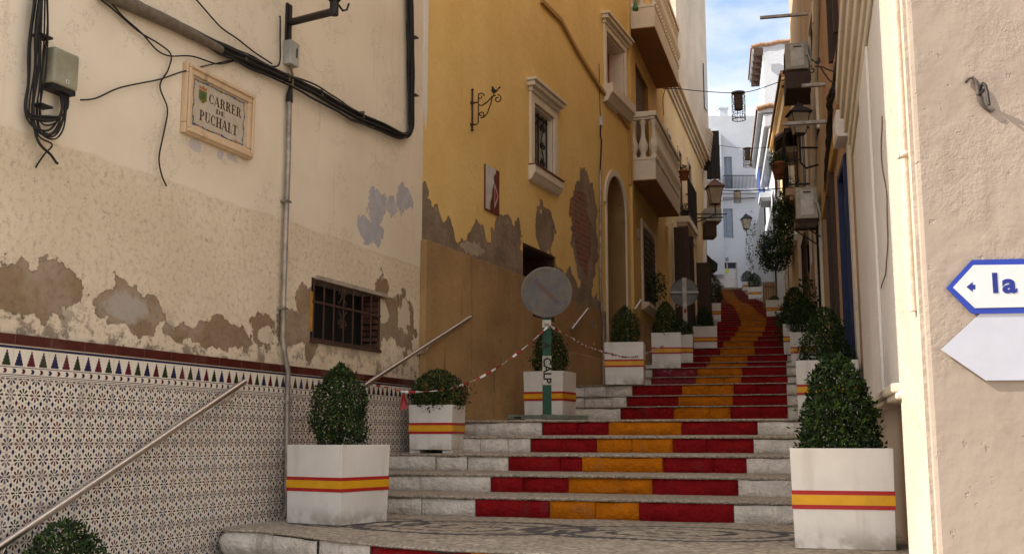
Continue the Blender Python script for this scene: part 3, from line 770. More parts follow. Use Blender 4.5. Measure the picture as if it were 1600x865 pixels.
def iron_balcony(root, s0, s1, proj, z0, h, slabmat, thick=.12, step=.11, mat=M_iron):
    b = MB(); b.box(s0, s1, -proj, 0, z0-thick, z0); b.box(s0+.05, s1-.05, -proj+.06, 0, z0-thick-.07, z0-thick); b.box(s0+.1, s1-.1, -proj+.12, 0, z0-thick-.12, z0-thick-.07); o = b.build('balcony', slabmat, root, bevel=.005)
    r = MB()
    for z in (z0+.06, z0+h): r.box(s0+.01, s1-.01, -proj+.01, -proj+.035, z-.015, z+.015); r.box(s0+.01, s0+.035, -proj+.01, 0, z-.015, z+.015); r.box(s1-.035, s1-.01, -proj+.01, 0, z-.015, z+.015)
    n = max(2, int((s1-s0)/step))
    for i in range(n+1): x = s0+.022+(s1-s0-.044)*i/n; r.tube([(x, -proj+.022, z0), (x, -proj+.022, z0+h)], .008, 5)
    m_ = max(1, int(proj/step))
    for i in range(1, m_):
        y = -proj+.022+(proj)*i/m_
        for x in (s0+.022, s1-.022): r.tube([(x, y, z0), (x, y, z0+h)], .008, 5)
    r.build('railing', mat, o); return o
iron_balcony(bD, WC.s_at_Y(24.1), WC.s_at_Y(25.9), .28, 5.02, .92, M_trim, .14)
# ------------------------------------------------------------------ WEATHERED TOWER over the roofs
WT = Wall((4.13, 25.8), (5.70, 30.2))
bT = thing('tall_cream_building', 'tall weathered cream building standing above the pale yellow house', 'building', WT.M)
mb = MB(); facade(mb, 0, WT.L, 8.065, 17, [], 4.5); 
mb.build('wall', M_tower, bT)
mb = MB(); rg = random.Random(5)
for k in range(7): mb.box(WT.L-.5, WT.L+.02, -.03-.015*k, .0, 7.9+.12*k, 8.02+.12*k)
mb.build('hopper', M_tower, bT, bevel=.01)
mb = MB(); mb.box(WT.L-.75, WT.L-.35, -.03, .0, 9.3, 10.6); mb.build('window', M_glass, bT)
# ------------------------------------------------------------------ row along the upper left (nearly edge-on)
bE = thing('upper_left_house', 'narrow pale house at the upper left of the stairs with a screened balcony', 'building', WE.M)
mb = MB(); hsE = [(4+i*4.2, 5+i*4.2, 4.2+i*.9, 6.2+i*.8, .2) for i in range(6)]
facade(mb, 0.004, WE.s_at_Y(34), 1.5, 8.2, [], 5); mb.build('wall', M_whitw, bE)
for nm_, lb_, ya, yb, zt_, dd in (('upper_left_house', 'middle pale house of the edge-on row at the upper left', 34, 45, 11, .1), ('upper_left_house', 'farthest pale house of the edge-on upper left row, raised to shade the end house', 45, 62.5, 17, .3)):  # hidden fronts; farthest house raised and lengthened to shade the white end house
    b_ = thing(nm_, lb_, 'building', WE.M); mb = MB(); facade(mb, WE.s_at_Y(ya), WE.s_at_Y(yb)-.01, 1.5, zt_, [], 5)
    mb.v = [(x, y+dd, z) for x, y, z in mb.v]; mb.build('wall', M_whitw, b_)
o = iron_balcony(bE, .3, 2.4, .52, 7.35, 1.0, M_whitw, .42)
mb = MB(); mb.box(.32, 2.4, -.50, 0, 8.75, 8.83); mb.box(.33, .35, -.5, -.02, 7.4, 8.75); mb.build('canopy', M_iron, o)
mb = MB()
mb.lathe([(0, -.12), (.09, -.10), (.13, 0), (.09, .10), (0, .12)], (.45, -.30, 8.35), 14); mb.build('paper_lantern', simple('pink_paper', (.36, .17, .15), .7), o)
# doors and awnings on the same row
mb = MB(); mb.box(1.2, 2.0, -.03, 0, 3.4, 5.4); mb.box(5, 5.8, -.03, 0, 4.0, 6.1); mb.build('door', M_wood, bE)
# ------------------------------------------------------------------ WHITE HOUSE closing the street
WF = Wall((10.6, 62.0), (15.2, 62.0))
F = lambda px, py: WF.pix(px, py)
bF = thing('white_end_house', 'white house with a wide pale door closing the top of the stairs', 'building', WF.M)
def fh(x0, y0, x1, y1, dp=.25): a, z1 = F(x0, y0); b, z0 = F(x1, y1); return (a, b, z0, z1, dp)
hF = [fh(1131, 245, 1145, 300), fh(1123, 326, 1146, 372), (F(1121, 400)[0], F(1151, 400)[0], 7.93, F(1130, 410)[1], .16)]
xr = F(1212, 400)[0]; zr_ = F(1140, 181)[1]
mb = MB(); facade(mb, -.6, xr, 7.0, zr_, hF, 6); mb.build('wall', M_whit, bF)
mb = MB(); x0, x1 = F(1096, 300)[0], F(1127, 300)[0]; mb.box(x0, x1, -.35, 0, 9.4, F(1110, 208)[1]); mb.build('lower_wing', M_whit, bF)
mb = MB(); z = F(1150, 298)[1]; mb.box(F(1125, 300)[0], F(1182, 300)[0], -.55, 0, z-.25, z); mb.box(F(1127, 300)[0], F(1180, 300)[0], -.35, 0, z-.45, z-.25); bo = mb.build('balcony', M_whit, bF, bevel=.02)
mb = MB(); xa, xb = F(1128, 300)[0], F(1181, 300)[0]
for i in range(26): x = xa+(xb-xa)*i/25; mb.tube([(x, -.5, z), (x, -.5, z+.8)], .014, 5)
mb.box(xa, xb, -.52, -.48, z+.78, z+.82); mb.build('railing', M_iron, bo)
mb = MB(); a, b, c, d, _ = hF[0]; mb.box(a, b, .1, .16, c, d, 0); mb.box(a+.12, b-.12, .06, .1, c+.3, d-.12, 1); mb.box((a+b)/2-.03, (a+b)/2+.03, .04, .06, c, d, 0)
mb.build('balcony_door', [simple('grey_blue_frame', (.22, .25, .30), .6), M_glassb], bF)
mb = MB(); a, b, c, d, _ = hF[1]; mb.box(a, b, .1, .16, c, d, 0); mb.box(a+.08, (a+b)/2-.05, .06, .1, c+.15, d-.1, 1); mb.box((a+b)/2+.05, b-.08, .06, .1, c+.15, d-.1, 1)
mb.build('window', [simple('grey_frame', (.30, .33, .38), .6), M_glassb], bF)
mb = MB(); a, b, c, d, _ = hF[2]; mb.box(a, b, .08, .14, c, d-.38, 0); mb.box(a, b, .12, .16, d-.38, d, 1)
for i in range(3): mb.box(a+i*(b-a-.05)/2, a+.05+i*(b-a-.05)/2, .06, .12, d-.38, d, 0)
mb.box(a, b, .06, .12, d-.40, d-.34, 0)
do = mb.build('door', [simple('pale_door_paint', (.60, .55, .52), .6), M_glass], bF)
mb = MB(); x, z = F(1134, 423); mb.box(x-.14, x+.18, .05, .079, z-.12, z+.12); mb.build('notice', simple('yellow_paper', (.55, .55, .05), .7), do)
mb = MB(); x, z = F(1136, 405); mb.box(x-.09, x+.09, -.02, 0, z-.1, z+.1); mb.build('number_plate', simple('grey_plate', (.2, .2, .2), .5), bF)
mb = MB(); x, z = F(1136, 180); mb.box(x-.25, x+.25, 1, 1.6, zr_-.01, zr_+.75); mb.box(x-.32, x+.32, .93, 1.67, zr_+.75, zr_+.85); mb.build('chimney', M_whit, bF)
mb = MB(); x0 = F(1160, 200)[0]; mb.box(x0, xr+1.5, 1.5, 5, zr_-.3, zr_+.3); mb.box(x0-.1, xr+1.6, 1.4, 5.1, zr_+.3, zr_+.4, 1); mb.build('roof_terrace', [M_whit, M_rooft], bF)
# ------------------------------------------------------------------ RIGHT SIDE, far to near, along RS: local x grows towards the camera
def tile_eave(mb, s0, s1, proj, z, depth=2.5, rise=.35, mi=0, step=.24):
    """sloping clay roof whose eave shows the round ends of the tiles"""
    n = max(2, int((s1-s0)/step)); mb.box(s0, s1, -proj, -.002, z-.10, z-.02, 1)
    for i in range(n):
        x = s0+(i+.5)*(s1-s0)/n; r = (s1-s0)/n*.5
        k = 6; vs = []
        for (y, zz) in ((-proj-.06, z), (depth, z+rise*(depth+proj))):
            for j in range(k+1): a = PI*j/k; vs.append((x+r*math.cos(a), y, zz+r*.8*math.sin(a)))
        mb.add(vs, [(j, j+1, k+1+j+1, k+1+j) for j in range(k)], mi, True); mb.add(vs[:k+1], [tuple(range(k+1))], mi)
    return mb
RSs = lambda Y: RS.s_at_Y(Y)
def right_house(name, label, Y0, Y1, ztop, mat, eave=.5, holes=(), roof=True, z0=2.0, step=.24, back=.4):
    s0, s1 = RSs(Y1), RSs(Y0)
    b = thing(name, label, 'building', RS.M @ Matrix.Translation((0, back, 0))); mb = MB(); facade(mb, s0, s1-.006, z0, ztop, list(holes), 4.5, 0, 1); mb.build('wall', [mat, M_dark], b)
    if roof:
        mb = MB(); rs_ = .10; tile_eave(mb, s0, s1, eave, ztop+.02, rise=rs_, step=step)
        # verge tiles on the gable that faces down the street
        mb.add([(s1, -eave, ztop+.0), (s1, 4.5, ztop+.0), (s1, 4.5, ztop+.06+rs_*4.5), (s1, -eave, ztop+.06)], [(0, 1, 2, 3)], 1)
        mb.tube([(s1+.02+.0*i, -eave-.02+i*(4.5+eave)/14, ztop+.06+rs_*(i*(4.5+eave)/14)+(.05 if i % 2 else 0)) for i in range(15)], .09, 7, 0)
        mb.build('roof', [M_rooft, mat], b)
    return b
G1 = right_house('white_tiled_house', 'tallest white house with a bracketed tile eave at the far right', 42.5, 46.5, 15.9, M_whit, .42, [(RSs(46), RSs(44.6), 9, 11.2, .2), (RSs(46), RSs(44.6), 12.4, 14, .2)], z0=4)
mb = MB()
for i in range(6): x = RSs(46.3)+.1+i*.8; MB().box(x, x+.11, -.36, 0, 15.5, 15.8).build('eave_bracket', M_wood, G1)
G1b = right_house('far_white_house', 'plain flat-topped white house behind the tallest tiled one', 46.5, 60, 10.8, M_whit, .3, [], roof=False, z0=4)
G2 = right_house('low_white_house', 'lower white house with a deep tiled eave and blue balcony', 34.9, 42.49, 10.9, M_whit, .62, [(RSs(39.5), RSs(38.4), 6.9, 9.0, .2), (RSs(39.5), RSs(38.4), 4.9, 6.3, .2)], z0=3)
mb = MB(); mb.box(RSs(42.4), RSs(34.9), -.45, 0, 10.3, 10.78); mb.box(RSs(42.4), RSs(34.9), -.28, 0, 10.0, 10.3); mb.build('cornice', M_whit, G2, bevel=.05)
iron_balcony(G2, RSs(41.6), RSs(40.2), .42, 9.3, 1.0, M_whit, .2, mat=M_blue); iron_balcony(G2, RSs(41.0), RSs(39.8), .34, 6.7, 1.0, M_whit, .15, mat=M_blue)
G3 = right_house('bright_yellow_house', 'sunlit yellow house with a stepped tile cornice on the right', 27.6, 34.89, 9.55, M_iyel, .30, [(RSs(31.5), RSs(30.6), 6.6, 8.2, .2), (RSs(29.6), RSs(28.8), 6.4, 8.4, .2)], z0=2.5)
mb = MB(); mb.box(RSs(34.8), RSs(27.6), -.2, 0, 9.1, 9.48); mb.build('cornice', M_iyel, G3)
iron_balcony(G3, RSs(30.9), RSs(28.3), .38, 5.5, .85, M_whitw, .12)
mb = MB(); mb.box(RSs(29.6)-.1, RSs(28.8)+.1, -.05, .02, 6.3, 8.5, 0); mb.build('shutters', M_trim, G3)
G4 = right_house('salmon_house', 'salmon pink low house beside the sunlit yellow house', 23.0, 27.59, 7.0, M_pink, .25, [(RSs(26.3), RSs(25.3), 4.9, 6.5, .2)], roof=False, z0=2)
# ------------------------------------------------------------------ RIGHT NEAR ROW (RJ; local x from far to near)
J = lambda Y: RJ.s_at_Y(Y)
sj = lambda px: RJ.pix(px, 400)[0]
bJ2 = thing('beige_row_house', 'tall beige house with air conditioners and awnings behind the right-hand planters', 'building', RJ.M)
s_split = J(14.2)
hJ2 = [(J(22.2), J(21.3), 2.4, 4.4, .25), (J(19.3), J(18.3), 4.3, 6.4, .25), (J(19.6), J(18.2), 2.0, 3.5, .25), (J(16.8), J(15.6), 1.3, 3.3, .3), (J(16.0), J(15.0), 4.4, 6.2, .25)]
mb = MB(); facade(mb, .01, s_split, .9, 12.5, hJ2, 5, 0, 1); mb.build('wall', [plaster('pale_beige_render', (.46, .35, .225), .12, (.22, .15, .09), .6), M_dark], bJ2)
mb = MB()
for h in hJ2: a, b, c, d = h[:4]; mb = MB(); mb.box(a-.1, a, -.04, 0, c, d+.1); mb.box(b, b+.1, -.04, 0, c, d+.1); mb.box(a, b, -.04, 0, d, d+.1); mb.build('window_surround', M_trim, bJ2)
mb = MB(); mb.box(J(20.2), J(16.9), -.03, 0, .9, 2.9); mb.build('painted_base', M_pink, bJ2)
mb = MB(); a, b, c, d = hJ2[2][:4]
for i in range(10): x = a+(b-a)*i/9; mb.tube([(x, -.10, c), (x, -.10, d)], .012, 5)
for z in (c, (c+d)/2, d): mb.box(a, b, -.115, -.085, z-.012, z+.012)
mb.build('window_grille', M_rust, bJ2)
mb = MB(); a, b, c, d = hJ2[3][:4]; mb.box(a, b, .05, .1, c, d); mb.build('door', M_navy, bJ2)
bJ1 = thing('pinkish_house', 'pinkish beige house with navy door and ochre fascia next to the white bay', 'building', RJ.M)
hJ1 = [(J(13.7), J(12.9), 1.0, 3.2, .35), (J(11.8), J(10.9), .5, 2.85, .30), (J(12.2), J(11.3), 4.4, 6.2, .25)]
mb = MB(); facade(mb, s_split+.004, RJ.L-.01, -.3, 12.5, hJ1, 5, 0, 1); mb.build('wall', [M_pink, M_dark], bJ1)
for (a, b, c, d, dp), mt, nm in zip(hJ1, (M_wood, M_navy, M_wood), ('door', 'door', 'window')):
    mb = MB(); mb.box(a, b, .2, .25, c, d, 0); mb.box(a-.06, a+.02, -.05, .2, c, d+.06); mb.box(b-.02, b+.06, -.06, .2, c, d+.06); mb.box(a-.06, b+.06, -.05, .2, d, d+.08)
    o = mb.build(nm, mt, bJ1, bevel=.004)
    mb = MB(); mb.box(b-.08, b-.055, .12, .20, (c+d)/2-.08, (c+d)/2+.08); mb.build('handle', M_steel, o)
mb = MB(); a, b = hJ1[1][:2]; mb.box(a-.30, a-.08, -.03, 0, .3, 3.0); mb.box(b+.10, b+.26, -.03, 0, .3, 3.0); mb.build('door_surround', M_trim, bJ1)
def fascia(root, W, pts, wdt, pr, mat):
    mb = MB(); q = [W.at(x, y, 0) for x, y in pts]
    for p, r_ in zip(q[:-1], q[1:]):
        v = [(p.x, -pr, p.z-wdt), (r_.x, -pr, r_.z-wdt), (r_.x, -pr, r_.z), (p.x, -pr, p.z)]; v += [(x, -.002, z) for x, y, z in v]
        mb.add(v, [(3, 2, 1, 0), (0, 1, 5, 4), (7, 6, 2, 3), (4, 7, 3, 0), (1, 2, 6, 5)])
    return mb.build('fascia', mat, root)
fascia(bJ1, RJ, [(1312, 190), (1343, 20)], .22, .05, M_ochtrim)
fascia(bJ2, RJ, [(1289, 320), (1310, 195)], .20, .05, M_ochtrim)
# ------------------------------------------------------------------ WHITE BAY HOUSE and the sunlit wall with the signs
bK = thing('white_bay_house', 'white panelled bay on a beige base behind the nearest right-hand planter', 'building', RK.M)
L_ = RK.L; zl = .24
mb = MB(); mb.box(0, L_-.02, .07, 4, -1.9, zl+.3, 0); mb.build('base_wall', M_beige, bK)
mb = MB(); mb.box(.05, L_-.25, .0, 4, zl+.05, 12.2, 0); mb.box(L_-.25, L_, -.004, 4, zl+.05, 12.2, 0)
mb.build('wall', M_whitw, bK, bevel=.006)
mb = MB(); mb.box(.0, L_+.03, -.05, .4, zl, zl+.05); mb.box(.6, L_+.05, -.03, .4, zl-.035, zl); mb.build('ledge', M_trim, bK, bevel=.01)
mb = MB(); s1_ = RK.pix(1373, 400)[0]; s0_ = RK.pix(1358, 400)[0]
mb.box(s0_, s1_, -.02, 0, zl+.06, 2.6); mb.build('pilaster', M_whitw, bK, bevel=.006)
mb = MB()
for i, (p, dz) in enumerate(((.02, 0), (.04, .10), (.07, .22), (.10, .36), (.13, .52))): mb.box(.0, L_-.3, -p, 0, 2.62+dz, 2.64+dz+.14)
mb.build('cornice', M_trim, bK, bevel=.03)
bM = thing('sunlit_beige_building', 'sunlit beige rendered building at the right edge carrying the arrow signs', 'building', RM.M)
def mk_sunwall():
    m = MatB('sunlit_beige_render', .93)
    g1 = m.noise(.9, 5, .6); k = m.mix(g1.sm(.3, .7), (.345, .272, .212), (.405, .325, .257))
    k = m.mix(m.noise(3, 6, .65, stretch=(1.4, 1, .8), off=3).sm(.56, .70)*.35, k, (.27, .20, .15)); k = m.mix(m.noise(30, 5).sm(.55, .8)*.3, k, (.27, .20, .145)); st_ = m.noise(2.0, 6, .6, stretch=(4, 1, .3), off=9).sm(.58, .78); k = m.mix(st_*.3, k, (.24, .18, .13))
    m.col(k)
    lump = m.noise(5, 5, .55); grit = m.noise(34, 6, .65)*(m.noise(2.0, 3, off=7).sm(.42, .60))
    pit = m.noise(17, 4, .6, off=3).sm(.66, .72)
    m.bump(lump*.7+grit*.6-pit*.35, .011); return m.m
M_sunw = mk_sunwall()
mb = MB(); 
zq = RM.pix(1452, 487)[1]
_i = RM.M.inverted(); c1_ = _i @ Vector((2.10, 5.72, 0)); c2_ = _i @ Vector((4.2, 9.6, 0))
mb.zprism([(0, 0), (3.9, 0), (3.9, c2_.y), (c2_.x, c2_.y), (c1_.x, c1_.y)], -1.9, 11.5); mb.build('wall', M_sunw, bM, bevel=.025)
# return wall between the sunlit front and the bay
mb = MB(); v0 = RM.M.inverted() @ Vector((2.045, 5.69, 0)); v1 = Vector((0, 0, 0))
mb.zprism([(v0.x, v0.y), (-.014, .02), (.1, .03), (v0.x+.08, v0.y)], -1.9, 11.4); mb.build('return_wall', M_beige, bM)
# ================================================================== OBJECTS
def Mo(v, rz=0): return Tm(v[0], v[1], v[2], rz)
def wall_yaw(W): return math.atan2(W.d.y, W.d.x)
# ------------------------------------------------------------------ shrubs and planters
def leaf_mesh(name, fr, n, leaf, seed, clump=.5):
    """many small bent leaves through a volume; fr(rng) -> (point, outward normal)"""
    rng = random.Random(seed); V = []; Fc = []; mi = []
    for i in range(n):
        p, nrm = fr(rng); nrm = (nrm+Vector((rng.gauss(0, .45), rng.gauss(0, .45), rng.gauss(0, .35)+.25))).normalized()
        t = nrm.orthogonal().normalized(); t.rotate(Matrix.Rotation(rng.uniform(0, 2*PI), 3, nrm)); b = nrm.cross(t)
        l = leaf*rng.uniform(.65, 1.25); w = l*.46
        d = (t*.75+nrm*.65).normalized(); k = len(V)
        V += [p, p+d*l*.5+b*w*.5, p+d*l-nrm*l*.12, p+d*l*.5-b*w*.5]; Fc.append((k, k+1, k+2, k+3)); mi.append(rng.choice((0, 0, 0, 1, 1, 2)))
    me = bpy.data.meshes.new(name); me.from_pydata([tuple(v) for v in V], [], Fc)
    for m_ in M_leaf: me.materials.append(m_)
    me.polygons.foreach_set('material_index', mi); me.update(); return me
def leafmat(name, c):
    m = MatB(name, .55, 0, .2); n = m.noise(9, 3)
    m.col(m.mix(n.sm(.3, .7), tuple(v*.7 for v in c), tuple(v*1.25 for v in c)))
    return m.m
M_leaf = [leafmat('leaf_green', (.013, .031, .006)), leafmat('leaf_bright', (.042, .074, .010)), leafmat('leaf_deep', (.006, .014, .004))]
M_twig = simple('twig', (.05, .035, .02), .9)
def shrub_fr(rx, h, shape, seed):
    """radius profile with bumps; points mostly near the surface, some inside"""
    def prof(t):
        if shape == 'egg': return max(0, math.sin(PI*(t*.86+.14)))**.62
        if shape == 'cone': return (1-t)**.44*min(1, (t+.10)*5)*1.02
        if shape == 'ball': return max(0, math.sin(PI*(t*.80+.20)))**.5
        return max(0, 1-t**3)**.6*min(1, .65+t)
    def fr(rng):
        while True:
            t = rng.random(); a = rng.uniform(0, 2*PI)
            if rng.random() < .25+.75*prof(t): break
        k = 1+.26*noise.noise(Vector((math.cos(a)*1.6+seed, math.sin(a)*1.6, t*3.5)))+.14*noise.noise(Vector((math.cos(a)*5+seed, math.sin(a)*5, t*9)))
        q = min(1.12, abs(rng.gauss(.93, .10))) if rng.random() < .85 else rng.uniform(.3, .9)
        if rng.random() < .07: q *= rng.uniform(1.08, 1.24)
        r = rx*prof(t)*k*q; z = h*(t*(1+.05*noise.noise(Vector((math.cos(a)*3, math.sin(a)*3, seed)))))
        return Vector((r*math.cos(a), r*math.sin(a), z)), Vector((math.cos(a), math.sin(a), (t-.4)*1.3)).normalized()
    return fr
shrub_meshes = {}
def shrub(rx, h, shape, seed, n=3200, leaf=.038):
    key = (rx, h, shape, seed, n)
    if key not in shrub_meshes: shrub_meshes[key] = leaf_mesh('shrub', shrub_fr(rx, h, shape, seed), n, leaf, seed)
    return shrub_meshes[key]
def mk_planter_mat():
    m = MatB('planter_paint', .5, 0, .35); n = m.noise(2.2, 5, .6); s_ = m.noise(3, 6, .65, stretch=(3, 3, .4), off=4).sm(.5, .75)
    k = m.mix(n.sm(.3, .7), (.70, .655, .58), (.80, .76, .69)); k = m.mix(s_*.35, k, (.44, .38, .30)); low = (1.0-m.z.sm(.0, .16))*m.noise(9, 5).sm(.38, .62); k = m.mix(low*.7, k, (.30, .24, .17)); chip = m.noise(14, 6, .75, off=8).sm(.70, .73); k = m.mix(chip*.7, k, (.30, .25, .19))
    m.col(k); m.bump(m.noise(40, 4)*.4+n, .003); return m.m
M_planter = mk_planter_mat(); M_bandr = simple('red_tape', (.42, .018, .018), .4, var=.06); M_bandy = simple('yellow_tape', (.72, .36, .012), .4, var=.05)
M_in = simple('planter_inside', (.20, .19, .18), .8)
def planter(x, y, z, yaw, w, h, bush, label, group='white planters with clipped shrubs', bz=.50, feet=False, rz=0):
    t = thing('planter', label, 'planter', Tm(x, y, z, yaw), group)
    a = w/2; th = .028; tp = .022          # slightly tapered towards the bottom
    mb = MB(); z0 = .035 if feet else 0
    for sx, sy in ((0, -1), (0, 1), (-1, 0), (1, 0)):
        if sx == 0:
            y0, y1 = (sy*a, sy*(a-th)); b0 = a-tp*.5
            v = [(-b0, sy*b0, z0), (b0, sy*b0, z0), (a, sy*a, h), (-a, sy*a, h), (-b0, sy*(b0-th), z0), (b0, sy*(b0-th), z0), (a, sy*(a-th), h), (-a, sy*(a-th), h)]
        else:
            b0 = a-tp*.5; v = [(sx*b0, -b0+th, z0), (sx*b0, b0-th, z0), (sx*a, a-th, h), (sx*a, -a+th, h), (sx*(b0-th), -b0+th, z0), (sx*(b0-th), b0-th, z0), (sx*(a-th), a-th, h), (sx*(a-th), -a+th, h)]
        f = [(0, 1, 2, 3), (7, 6, 5, 4), (0, 4, 5, 1), (3, 2, 6, 7), (1, 5, 6, 2), (0, 3, 7, 4)]
        if (sy == 1) or (sx == -1): f = [tuple(reversed(q)) for q in f]
        mb.add(v, f, 0)
    if feet:
        for fx in (-1, 1): mb.box(fx*a*.75-.05, fx*a*.75+.05, -a*.85, a*.85, 0, z0-.001)
    box = mb.build('planter_box', M_planter, t, bevel=.004)
    ba = a-tp*.25+.003; hb = h*.055 if h > .5 else .03
    s_ = MB(); r0 = h*bz-.5*(.104 if h > .5 else .108)
    for q, (za, zb) in enumerate(((0, .024), (.024, .080), (.080, .104))):
        mi_ = 0 if q != 1 else 1; e_ = ba+.0005*(1 if q == 1 else 0)
        for (x0, x1, y0, y1) in ((-e_, e_, -e_, -e_+.004), (-e_, e_, e_-.004, e_), (-e_, -e_+.004, -e_+.004, e_-.004), (e_-.004, e_, -e_+.004, e_-.004)): s_.box(x0, x1, y0, y1, r0+za+.0004, r0+zb, mi_)
    s_.build('stripe', [M_bandr, M_bandy], box)
    s_ = MB().box(-a+th, a-th, -a+th, a-th, h-.11, h-.07); s_.build('soil', M_pot, t)
    if bush:
        me, sc_ = bush; o = bpy.data.objects.new('shrub', me); C.objects.link(o); o.parent = t; o.location = (0, 0, h-.08); o.scale = sc_; o.rotation_euler = (0, 0, rz)
        s_ = MB().tube([(0, 0, -.02), (.01, 0, .2), (0, .01, .35)], [.02, .016, .008], 7); s_.build('stem', M_twig, o)
    return t
def plan(px, Y): return (px-800)/1700*Y
y0 = R(-19.4)
S1 = shrub(.215, .66, 'egg', 1, 6500, .032); S2 = shrub(.29, .70, 'cone', 2, 7500, .040); S3 = shrub(.24, .42, 'ball', 3, 4600, .030); S4 = shrub(.24, .60, 'egg', 4, 4500, .036); S5 = shrub(.26, .60, 'cone', 5, 4500, .036)
sz1 = lambda x, y: stair_z(x, y)
WIDE = []
def pl(px, Y, yaw, w, h, bush, label, z=None, **k):
    x = plan(px, Y); return planter(x, Y, stair_z(x, Y) if z is None else z, yaw, w, h, bush, label, **k)
# left side, near to far
x, y = -2.40, 5.92
planter(x, y, lower_z(x, y), R(-20), .52, .56, (S3, (.95, .95, 1.28)), 'planter below the handrail at the bottom left, only its shrub tip showing')
pl(530, 8.22, R(-33), .545, .57, (S1, (.93, .93, 1.02)), 'large white planter with egg-shaped shrub against the tiled wall', z=L0+.002, bz=.50)
pl(683, 10.35, R(-14), .43, .45, (S3, (1.06, 1.06, .98)), 'smaller white planter with bushy round shrub beside the barrier tape', z=L0+.48, bz=.52, feet=True)
pl(860, 12.55, R(-22), .48, .57, (S4, (.78, .78, .98)), 'white planter standing behind the post of the round sign', z=.195)
pl(979, 14.75, R(-10), .53, .57, (S4, (.72, .72, .98)), 'white planter with narrow shrub beside the arched doorway')
pl(1044, 17.3, R(-8), .47, .57, (S5, (.86, .86, .98)), 'white planter below the shuttered window, left of the back-to-front sign', rz=1)
pl(1067, 19.7, R(-8), .44, .57, (S4, (.8, .8, .62)), 'white planter half hidden behind the back-to-front sign', rz=2)
pl(1105, 22.9, R(-6), .50, .56, (S5, (.88, .88, .85)), 'white planter with dark conical shrub, just past the back-to-front sign', rz=2.4)
pl(1119, 31.0, R(-5), .44, .56, (S4, (1.1, 1.1, 1.6)), 'farthest left-hand planter with tall dark shrub near the top of the stairs', rz=3)
# right side, near to far
pl(800+1700*1.936/6.456, 6.456, R(-14.3), .565, .56, (S2, (.82, .82, .89)), 'nearest right-hand planter, large white box with bright cone-shaped shrub', z=L0+.002, bz=.485)
pl(1296, 10.75, R(-15), .59, .57, (S5, (1.0, 1.0, 1.02)), 'second right-hand planter, mostly hidden behind the nearest shrub', z=.187, rz=.5)
pl(1266, 17.2, R(-15), .50, .57, (S4, (1.0, 1.0, 1.0)), 'third right-hand planter with dark shrub on the middle steps', rz=1.2)
pl(1250, 19.6, R(-14), .46, .56, (S5, (1.15, 1.15, 1.25)), 'fourth right-hand planter tucked behind the third on the steps', rz=2)
pl(1218, 33.0, R(-14), .52, .56, (S4, (.62, .62, .4)), 'wide low planter near the top of the stairs on the right', rz=2)
pl(1187, 44.5, R(-12), .54, .52, (S4, (1.05, 1.05, 1.15)), 'upper right planter with round dark shrub below the blue balcony', rz=.2)
pl(1176, 53.0, R(-5), .48, .45, (S4, (1.15, 1.15, 1.05)), 'topmost small planter on the right near the pale end door', rz=.9)
# ------------------------------------------------------------------ round no-parking sign on its CALP post
sg = thing('no_parking_sign', 'faded round sign on a green post lettered CALP, standing on the landing', 'sign', Tm(plan(855, 11.0), 11.0, .192, 0))
zc = P(853, 457, 11.0).z-.192; r = .262
def mk_faded(back=False):
    m = MatB('faded_sign_face' if not back else 'sign_back', .55, .1, .3)
    n = m.noise(6, 6, .65); n2 = m.noise(14, 5, off=3)
    k = m.mix(n.sm(.3, .7), (.115, .095, .072), (.16, .138, .11))
    if not back:
        rr = (m.x*m.x+m.z*m.z).sqrt()
        k = m.mix(rr.lt(.195)*.7, k, m.mix(n.sm(.4, .6), (.10, .105, .11), (.145, .125, .10)))
        dg = ((m.x+m.z)*.707).abs(); 
        bar = dg.lt(.024)*(m.x-m.z).abs().lt(.235); k = m.mix(bar*.6, k, (.13, .06, .035))
        k = m.mix(n2.sm(.58, .66)*rr.gt(.09)*.5, k, (.06, .085, .14))
        k = m.mix(n.sm(.62, .7)*.5, k, (.19, .11, .045))
        k = m.mix((rr-.195).abs().lt(.003)*.4, k, (.12, .09, .07))
    m.col(k); m.bump(n, .004); return m.m
M_face = mk_faded(); M_back = simple('grey_sign_back', (.19, .175, .155), .55, .25, dirt=(.12, .1, .08), scale=8)
def disc(root, z, r, face, back, flip=1, y=-.055):
    mb = MB(); n = 48
    ring = lambda rr, yy: [(rr*math.cos(2*PI*k/n), yy, rr*math.sin(2*PI*k/n)) for k in range(n)]
    vs = ring(r-.012, 0)+ring(r, .004)+ring(r, .022)+ring(r-.012, .024)+ring(r-.02, .010)
    mb.add(vs, [tuple(range(n))]+[(j*n+k, (j+1)*n+k, (j+1)*n+(k+1) % n, j*n+(k+1) % n) for j in range(4) for k in range(n)]+[tuple(range(5*n-1, 4*n-1, -1))], 0)
    for f in range(len(mb.mi)): mb.mi[f] = 0 if f == 0 else 1
    o = mb.build('sign_face', [face, back], root); o.location = (0, y, z)
    if flip < 0: o.rotation_euler = (0, 0, PI)
    return o
M_hole = simple('bolt_steel', (.10, .09, .08), .5, .6)
o = disc(sg, zc, r, M_face, M_back)
mb = MB()
for hx, hz in ((-.018, .21), (.018, .21), (-.25, 0.01), (.245, .0)): mb.add([(hx+.007*math.cos(a), -.002, hz+.007*math.sin(a)) for a in [2*PI*k/10 for k in range(10)]], [tuple(range(10))])
mb.build('bolt_holes', M_hole, o)
ph = zc+.12; zp_ = lambda py: P(855, py, 11.0).z-.192
segs = [(0.03, zp_(601), M_green), (zp_(601), zp_(556), M_white_pl), (zp_(556), zp_(512), M_green), (zp_(512), zp_(500), M_white_pl), (zp_(500), ph, M_green)]
mb = MB(); mats = [M_green, simple('dirty_white_paint', (.55, .50, .42), .6, dirt=(.25, .2, .15))]
